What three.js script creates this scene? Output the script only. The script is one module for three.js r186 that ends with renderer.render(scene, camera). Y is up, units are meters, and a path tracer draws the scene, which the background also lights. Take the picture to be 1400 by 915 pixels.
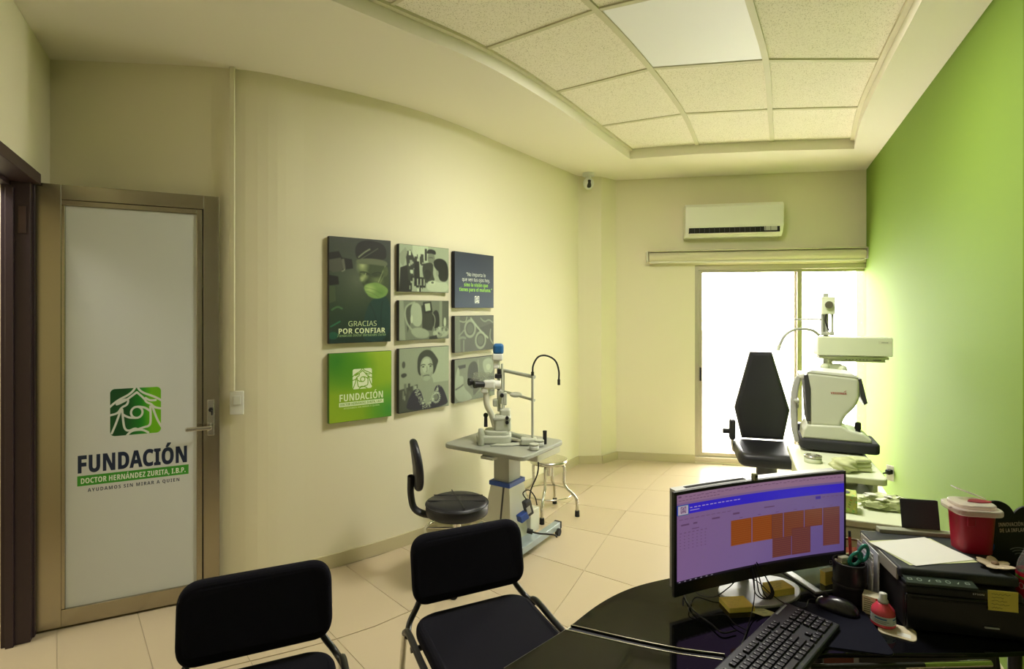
import * as THREE from 'three';
import { mergeGeometries } from 'three/addons/utils/BufferGeometryUtils.js';
import { RoundedBoxGeometry } from 'three/addons/geometries/RoundedBoxGeometry.js';
import { RectAreaLightUniformsLib } from 'three/addons/lights/RectAreaLightUniformsLib.js';

// ---------------------------------------------------------------- camera, sky, lights, exposure
const scene = new THREE.Scene();
const camera = new THREE.PerspectiveCamera(62.76, 1400 / 915, 0.05, 100);
camera.position.set(0, 1.62, 0);
camera.lookAt(0, 1.62, -5);
camera.setViewOffset(1400, 915, 0, 35.5, 1400, 915);
const renderer = new THREE.WebGLRenderer();
renderer.toneMapping = THREE.LinearToneMapping;
renderer.toneMappingExposure = 0.95;
renderer.shadowMap.enabled = true;
scene.background = new THREE.Color().setRGB(1.0, 0.95, 0.88);   // bright overcast sky, seen through the sliding window
scene.backgroundIntensity = 21;
RectAreaLightUniformsLib.init();
const PANEL_LIGHT = 66, PANEL_GLOW = 0.1, UNSEEN_HALL_LIGHT = 90;

// ---------------------------------------------------------------- helpers
const R = (deg) => deg * Math.PI / 180;
let seed = 7;
const rnd = () => { seed = (seed * 1664525 + 1013904223) >>> 0; return seed / 4294967296; };
const V = (x, y, z) => new THREE.Vector3(x, y, z);
const lerp = (a, b, t) => a + (b - a) * t;
const counts = new Map();
function numbered(name) {
  const n = counts.get(name) ?? 0; counts.set(name, n + 1);
  return n ? name + '_' + String(n).padStart(3, '0') : name;
}
function tag(o, label, category, group) {
  o.userData.label = label; o.userData.category = category;
  if (group) o.userData.group = group;
  return o;
}
// a thing: a Group at its base; (x, d) is the plan position, d metres ahead of the camera; turn in degrees
function thing(name, [x, y, d], turn, label, category, group) {
  const o = new THREE.Group(); o.name = numbered(name); o.position.set(x, y, -d); o.rotation.y = R(turn);
  scene.add(o); return tag(o, label, category, group);
}
function part(name, geo, mat, parent, label) {
  const m = new THREE.Mesh(Array.isArray(geo) ? merge(geo) : geo, mat);
  m.name = name; m.castShadow = true; m.receiveShadow = true;
  if (label) m.userData.label = label;
  parent.add(m); return m;
}
function struct(name, geo, mat) {
  const m = new THREE.Mesh(Array.isArray(geo) ? merge(geo) : geo, mat);
  m.name = name; m.castShadow = true; m.receiveShadow = true; m.userData.kind = 'structure';
  scene.add(m); return m;
}
function structGroup(name) { const g = new THREE.Group(); g.name = name; g.userData.kind = 'structure'; scene.add(g); return g; }
function merge(list) {
  return mergeGeometries(list.map((g) => {
    let q = g.index ? g.toNonIndexed() : g.clone();
    for (const k of Object.keys(q.attributes)) if (!['position', 'normal', 'uv'].includes(k)) q.deleteAttribute(k);
    if (!q.attributes.normal) q.computeVertexNormals();
    if (!q.attributes.uv) q.setAttribute('uv', new THREE.BufferAttribute(new Float32Array(q.attributes.position.count * 2), 2));
    q.morphAttributes = {};
    return q;
  }));
}
function std(color, roughness = 0.6, o = {}) {
  const c = Array.isArray(color) ? new THREE.Color().setRGB(...color) : new THREE.Color(color);
  return new THREE.MeshStandardMaterial({ color: c, roughness, ...o });
}
function phys(color, roughness, o = {}) {
  const c = Array.isArray(color) ? new THREE.Color().setRGB(...color) : new THREE.Color(color);
  return new THREE.MeshPhysicalMaterial({ color: c, roughness, ...o });
}
const bx = (w, h, d, x = 0, y = 0, z = 0, r = 0.004) => {
  const rr = Math.min(r, w / 2.1, h / 2.1, d / 2.1);
  return (rr > 0.0005 ? new RoundedBoxGeometry(w, h, d, 2, rr) : new THREE.BoxGeometry(w, h, d)).translate(x, y, z);
};
const cyl = (r0, r1, h, x = 0, y = 0, z = 0, n = 24) => new THREE.CylinderGeometry(r0, r1, h, n).translate(x, y, z);
const lathe = (pts, n = 32) => new THREE.LatheGeometry(pts.map(([r, y]) => new THREE.Vector2(Math.max(r, 0.0001), y)), n);
const ball = (r, x, y, z, sx = 1, sy = 1, sz = 1, n = 16) => new THREE.SphereGeometry(r, n, Math.ceil(n * 0.7)).scale(sx, sy, sz).translate(x, y, z);
const tube = (pts, r, n = 40, closed = false, k = 8) => new THREE.TubeGeometry(new THREE.CatmullRomCurve3(pts.map((p) => V(...p)), closed, 'centripetal'), n, r, k, closed);
function rod(a, b, r, n = 12) {
  const p = V(...a), q = V(...b), l = p.distanceTo(q), g = new THREE.CylinderGeometry(r, r, l, n);
  g.applyQuaternion(new THREE.Quaternion().setFromUnitVectors(V(0, 1, 0), q.clone().sub(p).normalize()));
  return g.translate((p.x + q.x) / 2, (p.y + q.y) / 2, (p.z + q.z) / 2);
}
function rrShape(w, h, r) {
  const s = new THREE.Shape(), x = -w / 2, y = -h / 2;
  s.moveTo(x + r, y); s.lineTo(x + w - r, y); s.quadraticCurveTo(x + w, y, x + w, y + r); s.lineTo(x + w, y + h - r);
  s.quadraticCurveTo(x + w, y + h, x + w - r, y + h); s.lineTo(x + r, y + h); s.quadraticCurveTo(x, y + h, x, y + h - r); s.lineTo(x, y + r); s.quadraticCurveTo(x, y, x + r, y);
  return s;
}
function polyShape(pts, smooth = false) {
  const s = new THREE.Shape();
  if (smooth) { s.moveTo(...pts[0]); s.splineThru(pts.slice(1).concat([pts[0]]).map((p) => new THREE.Vector2(...p))); } else s.setFromPoints(pts.map((p) => new THREE.Vector2(...p)));
  return s;
}
// a plate with rounded edges: outline in x, y, thickness along z, centred on z = 0
function slab(shape, t, b = 0.005, seg = 3, curve = 12) {
  const g = new THREE.ExtrudeGeometry(shape, { depth: Math.max(t - 2 * b, 0.0005), bevelEnabled: b > 0, bevelThickness: b, bevelSize: b, bevelOffset: -b, bevelSegments: seg, curveSegments: curve });
  return g.translate(0, 0, -(t - 2 * b) / 2);
}
const flat = (shape, t, b, seg, curve) => slab(shape, t, b, seg, curve).rotateX(-Math.PI / 2);   // the same lying down: outline x, -z
function bend(g, fn) {
  const p = g.attributes.position, v = V(0, 0, 0);
  for (let i = 0; i < p.count; i++) { v.fromBufferAttribute(p, i); fn(v); p.setXYZ(i, v.x, v.y, v.z); }
  g.computeVertexNormals(); return g;
}
// a slab over a plan patch: fn(u, v) gives [x, d] in metres; faces between heights y0 and y1
function patch(fn, nu, nv, y0, y1) {
  const pos = [], uv = [];
  const P = (u, v, y) => { const [x, d] = fn(u / nu, v / nv); return [x, y, -d]; };
  const quad = (a, b, c, d, ua, ub, uc, ud) => { pos.push(...a, ...b, ...c, ...a, ...c, ...d); uv.push(...ua, ...ub, ...uc, ...ua, ...uc, ...ud); };
  const xz = (p) => [p[0], -p[2]], run = [];
  for (let i = 0; i < nu; i++) for (let j = 0; j < nv; j++) for (const [y, up] of [[y1, 1], [y0, 0]]) {
    const c = [P(i, j, y), P(i + 1, j, y), P(i + 1, j + 1, y), P(i, j + 1, y)], o = up ? c : [c[3], c[2], c[1], c[0]];
    quad(...o, ...o.map(xz));
  }
  for (let i = 0; i < nu; i++) run.push([i, 0, i + 1, 0]);
  for (let j = 0; j < nv; j++) run.push([nu, j, nu, j + 1]);
  for (let i = nu; i > 0; i--) run.push([i, nv, i - 1, nv]);
  for (let j = nv; j > 0; j--) run.push([0, j, 0, j - 1]);
  let s = 0;
  for (const [i, j, k, l] of run) {
    const a = P(i, j, y0), b = P(k, l, y0), c = P(k, l, y1), d = P(i, j, y1), e = s + Math.hypot(b[0] - a[0], b[2] - a[2]);
    quad(a, b, c, d, [s, y0], [e, y0], [e, y1], [s, y1]); s = e;
  }
  const g = new THREE.BufferGeometry();
  g.setAttribute('position', new THREE.Float32BufferAttribute(pos, 3)); g.setAttribute('uv', new THREE.Float32BufferAttribute(uv, 2));
  // make sure faces look outwards
  const [a, b, c] = [fn(0, 0), fn(1, 0), fn(0, 1)], area = (b[0] - a[0]) * (c[1] - a[1]) - (b[1] - a[1]) * (c[0] - a[0]);
  if (area < 0) for (const k of ['position', 'uv']) {
    const at = g.attributes[k], n = at.itemSize, arr = at.array;
    for (let t = 0; t < at.count; t += 3) for (let q = 0; q < n; q++) { const h = arr[(t + 1) * n + q]; arr[(t + 1) * n + q] = arr[(t + 2) * n + q]; arr[(t + 2) * n + q] = h; }
  }
  g.computeVertexNormals(); return g;
}
const curve2 = (pts) => new THREE.SplineCurve(pts.map((p) => new THREE.Vector2(...p)));
// a wall of thickness t along a plan curve, thick on its left (side 1) or right (side -1)
function wallAlong(c, t, y0, y1, n = 24, side = 1, u0 = 0, u1 = 1) {
  return patch((u, v) => {
    const q = lerp(u0, u1, u), p = c.getPoint(q), tg = c.getTangent(Math.min(Math.max(q, 0.0001), 0.9999));
    return [p.x - tg.y * t * v * side, p.y + tg.x * t * v * side];
  }, n, 1, y0, y1);
}
const wallLine = (a, b, t, y0, y1, side = 1) => {
  const l = Math.hypot(b[0] - a[0], b[1] - a[1]), nx = -(b[1] - a[1]) / l * t * side, ny = (b[0] - a[0]) / l * t * side;
  return patch((u, v) => [lerp(a[0], b[0], u) + nx * v, lerp(a[1], b[1], u) + ny * v], 1, 1, y0, y1);
};
function canvasTex(w, h, draw) {
  const c = document.createElement('canvas'); c.width = w; c.height = h;
  const g = c.getContext('2d'); draw(g, w, h);
  const t = new THREE.CanvasTexture(c); t.colorSpace = THREE.SRGBColorSpace; t.anisotropy = 8; return t;
}
function print(w, h, tex, roughness = 0.5, o = {}) {
  return [new THREE.PlaneGeometry(w, h), new THREE.MeshStandardMaterial({ map: tex, roughness, ...o })];
}
const gray = (v) => `rgb(${v * 0.93 | 0},${v | 0},${v * 0.84 | 0})`;
function poly(g, col, pts) { g.fillStyle = col; g.beginPath(); pts.forEach(([x, y], i) => (i ? g.lineTo(x, y) : g.moveTo(x, y))); g.closePath(); g.fill(); }
function blob(g, col, pts) {       // closed smooth outline
  g.fillStyle = col; g.beginPath(); const n = pts.length, m = (a, b) => [(a[0] + b[0]) / 2, (a[1] + b[1]) / 2];
  g.moveTo(...m(pts[n - 1], pts[0])); for (let i = 0; i < n; i++) g.quadraticCurveTo(...pts[i], ...m(pts[i], pts[(i + 1) % n])); g.fill();
}
function line(g, col, w, pts) {
  g.strokeStyle = col; g.lineWidth = w; g.lineCap = 'round'; g.lineJoin = 'round'; g.beginPath(); g.moveTo(...pts[0]);
  for (let i = 1; i < pts.length - 1; i++) g.quadraticCurveTo(...pts[i], (pts[i][0] + pts[i + 1][0]) / 2, (pts[i][1] + pts[i + 1][1]) / 2);
  g.lineTo(...pts[pts.length - 1]); g.stroke();
}
function oval(g, col, x, y, a, b, rot = 0) { g.fillStyle = col; g.beginPath(); g.ellipse(x, y, a, b, rot, 0, 7); g.fill(); }
function emblem(g, x, y, s, ground, ink) {   // square emblem: two hands making a roof over an eye
  g.save(); g.translate(x, y); g.scale(s / 485, s / 485); g.translate(-60, -50);
  g.beginPath(); g.roundRect(60, 50, 485, 480, 45); g.fillStyle = ground; g.fill(); g.clip();
  const w = 22, L = (p) => line(g, ink, w, p);
  L([[290, 55], [262, 105], [130, 165], [55, 232]]); L([[310, 95], [220, 165], [150, 200], [110, 212], [150, 178], [205, 160], [232, 168], [220, 220], [165, 240], [135, 300], [60, 315]]);
  L([[325, 55], [345, 95], [480, 150], [550, 195]]); L([[310, 95], [385, 165], [400, 205], [450, 225], [480, 265], [550, 280]]); L([[395, 160], [430, 190], [492, 188]]);
  L([[158, 270], [120, 390], [75, 500]]); L([[172, 265], [182, 410], [200, 475], [240, 490], [290, 465], [320, 480]]); L([[440, 250], [448, 400], [432, 455], [380, 462], [320, 480]]);
  L([[460, 250], [500, 380], [550, 470]]); L([[215, 535], [250, 492], [310, 485], [370, 488], [420, 520]]);
  L([[182, 318], [225, 352], [300, 360]]); L([[320, 245], [380, 250], [440, 300]]);
  g.strokeStyle = ink; g.lineWidth = w; g.beginPath(); g.ellipse(310, 303, 55, 57, 0, 0, 7); g.stroke();
  g.restore();
}
function fitText(g, txt, x, y, w, font) { // text squeezed or stretched to width w, left edge x, baseline y
  g.font = font; const m = g.measureText(txt).width; g.save(); g.translate(x, y); g.scale(w / m, 1); g.fillText(txt, 0, 0); g.restore();
}
function noiseTex(n, fn) {
  const data = new Uint8Array(n * n * 4);
  for (let i = 0; i < n * n; i++) { const [r, g, b] = fn(i % n, i / n | 0); data.set([r, g, b, 255], i * 4); }
  const t = new THREE.DataTexture(data, n, n); t.wrapS = t.wrapT = THREE.RepeatWrapping; t.magFilter = THREE.LinearFilter; t.minFilter = THREE.LinearFilter; t.needsUpdate = true; return t;
}

// ---------------------------------------------------------------- materials
const bounceWhite = std([0.9, 0.89, 0.86], 0.85);  // for the unseen rear wall, extra pale to bounce light forward
const weave = noiseTex(64, (x, y) => { const v = 120 + ((x + y) % 4 < 2 ? 50 : 0) + rnd() * 70; return [v, v, v]; }); weave.repeat.set(60, 60);
const M = {
  cream: std([0.81, 0.76, 0.56], 0.85), ceiling: std([0.87, 0.83, 0.70], 0.9), green: std([0.16, 0.265, 0.018], 0.8),
  base: std([0.55, 0.49, 0.30], 0.4), grout: std([0.48, 0.41, 0.28], 0.9), white: std([0.78, 0.79, 0.74], 0.45), offwhite: std([0.70, 0.69, 0.58], 0.5),
  tee: std([0.66, 0.63, 0.44], 0.6), fabric: phys([0.007, 0.0065, 0.012], 0.92, { specularIntensity: 0.3, bumpMap: weave, bumpScale: 0.0006 }), vinyl: phys([0.010, 0.0095, 0.016], 0.42),
  blackMetal: std([0.012, 0.012, 0.014], 0.35), blackPlastic: std([0.012, 0.012, 0.015], 0.5), softBlack: std([0.02, 0.02, 0.025], 0.75),
  chrome: std([0.75, 0.73, 0.68], 0.14, { metalness: 1 }), steel: std([0.62, 0.60, 0.54], 0.24, { metalness: 1 }), bronze: std([0.40, 0.36, 0.27], 0.26, { metalness: 1 }),
  alu: std([0.52, 0.47, 0.36], 0.42, { metalness: 0.6 }), maroon: std([0.035, 0.018, 0.024], 0.45), seam: std([0.01, 0.009, 0.008], 0.8),
  glassTop: phys([0.005, 0.005, 0.007], 0.05, { specularIntensity: 0.6 }), pane: phys([0.97, 0.99, 0.98], 0.02, { transmission: 1, thickness: 0, ior: 1.45 }),
  device: std([0.66, 0.68, 0.57], 0.4), deviceGray: std([0.42, 0.43, 0.37], 0.42), deviceDark: std([0.05, 0.05, 0.055], 0.45), tableGray: std([0.33, 0.34, 0.29], 0.4),
  unit: std([0.74, 0.78, 0.58], 0.42), unitShade: std([0.62, 0.66, 0.48], 0.5), blue: std([0.02, 0.07, 0.36], 0.4), blueLamp: std([0.02, 0.13, 0.36], 0.35), bar: std([0.36, 0.42, 0.44], 0.4, { metalness: 0.4 }),  // white furniture: green wall bounce is painted into both pale tones
  note: std([0.85, 0.68, 0.14], 0.8), notePale: std([0.72, 0.72, 0.36], 0.85), paper: std([0.80, 0.80, 0.74], 0.85), red: std([0.35, 0.006, 0.03], 0.35), redWood: std([0.17, 0.03, 0.018], 0.35),
  clearPlastic: phys([0.93, 0.86, 0.82], 0.22, { transmission: 0.55, thickness: 0, ior: 1.45 }), rubber: std([0.012, 0.012, 0.012], 0.8), navy: phys([0.005, 0.0055, 0.015], 0.8, { specularIntensity: 0.25 }), lampGray: std([0.50, 0.52, 0.43], 0.4),
  silver: std([0.52, 0.53, 0.55], 0.38, { metalness: 0.7 }), cardboard: std([0.62, 0.60, 0.46], 0.8), teal: std([0.01, 0.22, 0.17], 0.35), greenBouncePaper: std([0.62, 0.66, 0.36], 0.85),  // last entry: white paper goods with green wall bounce in the colour
};

// ---------------------------------------------------------------- the room; plan coordinates [x, d], ceiling at 3 m, gently curved long wall
const CEIL = 3.0;
const leftCurve = curve2([[-2.56, 3.04], [-1.62, 3.155], [-1.214, 3.37], [-0.747, 3.736], [-0.40, 4.13], [0, 4.72], [0.69, 5.72]]);
struct('wall_left', wallAlong(leftCurve, 0.14, 0, CEIL, 48), M.cream);
struct('wall_column', [wallLine([0.69, 5.72], [0.935, 5.74], 0.3, 0, CEIL), wallLine([0.935, 5.74], [1.24, 6.008], 0.2, 0, CEIL)], M.cream);
const BA = [1.14, 5.9], BB = [3.52, 5.45], along = (t) => [lerp(BA[0], BB[0], t), lerp(BA[1], BB[1], t)];
const WIN = 0.327, WTOP = 2.075;
struct('wall_back', [wallLine([1.0, 5.9265], along(WIN), 0.16, 0, CEIL), wallLine(along(WIN), [3.8, 5.397], 0.16, WTOP, CEIL), wallLine(along(WIN), [3.8, 5.397], 0.16, -0.1, 0.02)], M.cream);
struct('wall_right', [wallLine([3.52, 5.45], [2.02, 2.17], 0.14, 0, CEIL, 1), wallLine([2.02, 2.17], [1.98, -2.6], 0.14, 0, CEIL, 1), wallLine([3.64, 5.80], [3.52, 5.45], 0.2, 0, CEIL, 1)], M.green);
struct('wall_rear', wallLine([1.98, -2.6], [-1.2, -2.6], 0.14, 0, CEIL, 1), bounceWhite);  // out of view; kept pale to brighten the far left wall
// near left wall with the doorway
const nearWall = (d) => [-2.56 + 0.56 * (3.04 - d), d];
const DO0 = 2.68, DO1 = 1.72, DH = 2.235;
struct('wall_near', [wallLine(nearWall(3.04), nearWall(DO0), 0.14, 0, CEIL, -1), wallLine(nearWall(DO0), nearWall(DO1), 0.14, DH, CEIL, -1), wallLine(nearWall(DO1), [-1.6, 1.4], 0.14, 0, CEIL, -1), wallLine([-1.6, 1.4], [-1.2, -2.6], 0.14, 0, CEIL, -1)], M.cream);
// hallway beyond the doorway
struct('wall_hall', [wallLine([-3.6, 3.6], [-2.62, 0.2], 0.12, 0, 2.6, -1), wallLine([-3.72, 3.35], [-2.5, 3.22], 0.12, 0, 2.6, 1), wallLine([-2.7, 0.3], [-1.5, 0.3], 0.12, 0, 2.6, -1)], M.cream);
struct('ceiling_hall', patch((u, v) => { const d = lerp(0.1, 3.5, v), r = d < 1.4 ? lerp(-1.6, -1.54, (1.4 - d)) : nearWall(Math.min(d, 3.04))[0] - (d > 1.72 ? 0.03 : 0.06); return [lerp(-4, r - 0.05, u), d]; }, 1, 24, 2.6, 2.7), M.ceiling);
struct('baseboard_hall', wallLine([-3.57, 3.58], [-2.58, 0.2], 0.012, 0, 0.09, -1), M.base);

// floor: slab with square tiles laid along the long wall
const floor = struct('floor', patch((u, v) => [lerp(-4.2, 4.2, u), lerp(-3, 6.2, v)], 1, 1, -0.1, -0.004), M.grout);
{
  const L = [[-2.75, 1.5], [-2.52, 3.04], [-1.05, 3.46], [0, 4.74], [0.80, 5.84], [1.6, 6.5]], Rr = [[1.2, -3.2], [1.98, -2.4], [1.96, 0.3], [2.75, 3.7], [3.52, 5.48], [3.95, 6.3]];
  const cl = curve2(L), cr = curve2(Rr), tones = [];
  for (let k = 0; k < 4; k++) {
    const tint = 0.98 + 0.012 * k;
    tones.push(phys([0.53 * tint, 0.435 * tint, 0.295 * tint], 0.3, { roughness: 0.26 + 0.02 * k }));
  }
  const ts = []; [4, 4, 4, 3, 2].forEach((n, s) => { for (let i = 0; i < n; i++) ts.push((s + i / n) / 5); }); ts.push(1);
  const N = 6, at = (s, t) => { const a = cl.getPoint(t), b = cr.getPoint(t); return [lerp(a.x, b.x, s), lerp(a.y, b.y, s)]; };
  for (let j = 0; j < ts.length - 1; j++) for (let i = 0; i < N; i++) {
    const gs = 0.0022 / 0.6 / N * 1.2, gt = (ts[j + 1] - ts[j]) * 0.004;
    const s0 = i / N + gs, s1 = (i + 1) / N - gs, t0 = ts[j] + gt, t1 = ts[j + 1] - gt;
    part('tile', patch((u, v) => at(lerp(s0, s1, u), lerp(t0, t1, v)), 1, 2, -0.004, 0), tones[(i * 7 + j * 5 + ((i * j) % 3)) % 4], floor);
  }
  part('tile', patch((u, v) => [lerp(-4.1, -2.8, u), lerp(0.2, 3.4, v)], 1, 1, -0.004, 0), tones[1], floor);
}
struct('baseboard_left', wallAlong(leftCurve, 0.012, 0, 0.085, 48, -1, 0.03, 1), M.base);
struct('baseboard_column', [wallLine([0.69, 5.708], [0.94, 5.728], 0.012, 0, 0.085, 1), wallLine([0.94, 5.728], [1.14, 5.908], 0.012, 0, 0.085, -1)], M.base);
struct('baseboard_back', wallLine([1.14, 5.9], along(WIN), 0.012, 0, 0.085, -1), M.base);
struct('baseboard_right', wallLine([3.51, 5.43], [2.01, 2.15], 0.012, 0, 0.085, 1), M.base);
struct('baseboard_right', wallLine([2.01, 2.15], [1.97, -2.5], 0.012, 0, 0.085, 1), M.base).name = 'baseboard_right_near';

// ceiling with a sunken tray of mineral tiles
const cols = [
  [[-1.35, 1.95], [-0.95, 2.32], [-0.60, 2.66], [-0.157, 3.102], [0.283, 3.724], [0.70, 4.415], [1.086, 5.06]],
  [[-0.75, 1.30], [-0.37, 1.72], [0.0, 2.16], [0.416, 2.69], [0.848, 3.349], [1.295, 4.132], [1.655, 4.90]],
  [[-0.05, 0.85], [0.33, 1.28], [0.68, 1.75], [1.02, 2.42], [1.50, 3.24], [1.899, 4.04], [2.276, 4.80]],
  [[0.62, 0.45], [0.98, 0.92], [1.30, 1.46], [1.75, 2.28], [2.19, 3.24], [2.547, 3.996], [2.957, 4.74]],
].map(curve2);
{
  const outline = [...Array.from({ length: 31 }, (_, i) => cols[0].getPoint(i / 30)), cols[1].getPoint(1), cols[2].getPoint(1), ...Array.from({ length: 31 }, (_, i) => cols[3].getPoint(1 - i / 30)), cols[2].getPoint(0), cols[1].getPoint(0)];
  const s = new THREE.Shape([[-3.1, -2.8], [2.3, -2.8], [2.3, 2.0], [3.9, 5.6], [3.7, 6.1], [0.4, 6.3], [-0.7, 4.4], [-1.7, 3.35], [-3.1, 3.2]].map((p) => new THREE.Vector2(...p)));
  s.holes.push(new THREE.Path(outline));
  const g = new THREE.ExtrudeGeometry(s, { depth: 0.10, bevelEnabled: false, curveSegments: 8 }).rotateX(-Math.PI / 2).translate(0, CEIL, 0);
  const ceiling = struct('ceiling', g, M.ceiling);
  struct('ceiling_slab', patch((u, v) => [lerp(-3.2, 4, u), lerp(-2.9, 6.4, v)], 1, 1, 3.135, 3.25), M.ceiling);
  const speck = canvasTex(512, 512, (c) => {
    c.fillStyle = 'rgb(246,240,224)'; c.fillRect(0, 0, 512, 512);
    for (let i = 0; i < 3600; i++) { const v = rnd() * 60 | 0; c.fillStyle = `rgb(${222 - v},${214 - v},${186 - v})`; c.beginPath(); c.ellipse(rnd() * 512, rnd() * 512, 0.8 + rnd() * 1.7, 0.6 + rnd() * 1.2, rnd() * 3, 0, 7); c.fill(); }
  });
  speck.wrapS = speck.wrapT = THREE.RepeatWrapping; speck.repeat.set(1.7, 1.7);
  const tileM = std([1, 1, 1], 0.95, { map: speck });
  const at = (c, j) => { const k = Math.floor(c), f = c - k, a = cols[k].getPoint(j / 6); if (!f) return [a.x, a.y]; const b = cols[k + 1].getPoint(j / 6); return [lerp(a.x, b.x, f), lerp(a.y, b.y, f)]; };
  for (let j = 0; j < 6; j++) for (let c = 0; c < 3; c++) {
    if (c === 1 && j === 3) continue;
    part('ceiling_tile', patch((u, v) => at(Math.min(c + 0.012 + u * 0.976, c + 0.99), j + 0.012 + v * 0.976), 2, 4, 3.088 + (((c * 5 + j * 3) % 4) - 1.5) * 0.001, 3.10), tileM, ceiling);
  }
  for (const c of [1, 2]) part('ceiling_tee', patch((u, v) => { const p = cols[c].getPoint(u), t = cols[c].getTangent(Math.min(Math.max(u, 0.001), 0.999)), k = (v - 0.5) * 0.034; return [p.x - t.y * k, p.y + t.x * k]; }, 24, 1, 3.078, 3.104), M.tee, ceiling);
  for (let j = 1; j < 6; j++) for (let c = 0; c < 3; c++) part('ceiling_tee', patch((u, v) => at(Math.min(c + 0.01 + u * 0.98, c + 0.992), j + (v - 0.5) * 0.036), 2, 1, 3.081, 3.104), M.tee, ceiling);
  part('tray_edge', patch((u, v) => { const p = cols[0].getPoint(u), t = cols[0].getTangent(Math.min(Math.max(u, 0.001), 0.999)), k = v * 0.03; return [p.x + t.y * k, p.y - t.x * k]; }, 24, 1, 3.072, 3.104), M.tee, ceiling);
  part('tray_edge', patch((u, v) => { const p = cols[3].getPoint(u), t = cols[3].getTangent(Math.min(Math.max(u, 0.001), 0.999)), k = -v * 0.03; return [p.x + t.y * k, p.y - t.x * k]; }, 24, 1, 3.072, 3.104), M.tee, ceiling);
  // the flat light panel; its beam strength is chosen to brighten the whole room
  const c0 = at(1.5, 3.5), lamp = thing('ceiling_light', [c0[0], 3.085, c0[1]], 0, 'smooth white square light panel set among the speckled ceiling tiles', 'ceiling light');
  part('diffuser', patch((u, v) => { const p = at(1.03 + u * 0.94, 3.03 + v * 0.94); return [p[0] - c0[0], p[1] - c0[1]]; }, 2, 4, 0, 0.014), std([0.8, 0.8, 0.76], 0.5, { emissive: new THREE.Color(1, 0.98, 0.88), emissiveIntensity: PANEL_GLOW }), lamp);
  const l = new THREE.RectAreaLight(new THREE.Color(1, 0.97, 0.86), PANEL_LIGHT, 0.55, 0.6); l.name = 'ceiling_light_beam';
  l.position.set(c0[0], 3.07, -c0[1]); l.lookAt(c0[0], 0, -c0[1]); l.castShadow = true; scene.add(l);
  const hl = thing('ceiling_light', [-2.75, 2.56, 2.3], 0, 'unseen ceiling light in the hallway, placed to light the hall and the dark doorway', 'ceiling light');
  part('diffuser', cyl(0.16, 0.16, 0.035, 0, 0.02, 0), std([0.8, 0.8, 0.76], 0.5, { emissive: new THREE.Color(1, 0.98, 0.9), emissiveIntensity: 2 }), hl);
  const h2 = new THREE.RectAreaLight(new THREE.Color(1, 0.97, 0.88), UNSEEN_HALL_LIGHT, 0.3, 0.3); h2.name = 'unseen_hall_light_beam'; h2.position.set(-2.75, 2.54, -2.3); h2.lookAt(-2.75, 0, -2.3); scene.add(h2);  // hallway lamp out of view, lights the hall and through the doorway
}

// outside: pale terrace and garden wall
struct('terrace', patch((u, v) => [lerp(-3, 9, u), lerp(5.5, 14, v)], 1, 1, -0.14, -0.04), std([0.6, 0.6, 0.56], 0.9));
struct('wall_terrace', patch((u, v) => [lerp(-3, 9, u), lerp(10.5, 10.7, v)], 1, 1, -0.04, 1.2), std([0.78, 0.78, 0.74], 0.9));

// sliding window in the back wall
const backTurn = -Math.atan2(BA[1] - BB[1], BB[0] - BA[0]) * 180 / Math.PI, backLen = Math.hypot(BB[0] - BA[0], BB[1] - BA[1]);
{
  const w = structGroup('window_1'); w.position.set(BA[0], 0, -BA[1]); w.rotation.y = R(backTurn);
  const x0 = WIN * backLen, x1 = backLen + 0.09, z = -0.07, H = WTOP, mid = 1.81;
  part('window_frame', bx(0.035, H - 0.02, 0.11, x0 + 0.018, H / 2 + 0.01, z, 0.003), M.alu, w);
  part('window_frame', bx(0.03, H - 0.02, 0.11, x1 - 0.015, H / 2 + 0.01, z, 0.003), M.alu, w);
  part('window_frame', bx(x1 - x0, 0.05, 0.11, (x0 + x1) / 2, H - 0.025, z, 0.003), M.alu, w);
  part('window_sill', bx(x1 - x0, 0.045, 0.13, (x0 + x1) / 2, 0.042, z + 0.01, 0.003), M.alu, w);
  for (const [a, b, dz] of [[x0 + 0.035, mid + 0.032, 0.02], [mid - 0.03, x1 - 0.03, -0.02]]) {
    const s = part('sash', [bx(0.045, H - 0.11, 0.03, a + 0.022, H / 2 + 0.008, z + dz, 0.002), bx(0.045, H - 0.11, 0.03, b - 0.022, H / 2 + 0.008, z + dz, 0.002), bx(b - a, 0.03, 0.028, (a + b) / 2, H - 0.064, z + dz, 0.002), bx(b - a, 0.045, 0.028, (a + b) / 2, 0.085, z + dz, 0.002)], M.alu, w);
    part('pane', new THREE.PlaneGeometry(b - a - 0.08, H - 0.16).translate((a + b) / 2, H / 2 + 0.01, z + dz), M.pane, s);
  }
  part('window_handle', bx(0.018, 0.14, 0.03, x0 + 0.062, 0.93, z + 0.045, 0.004), M.blackPlastic, w, 'dark pull handle on the sliding frame');
}
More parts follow.
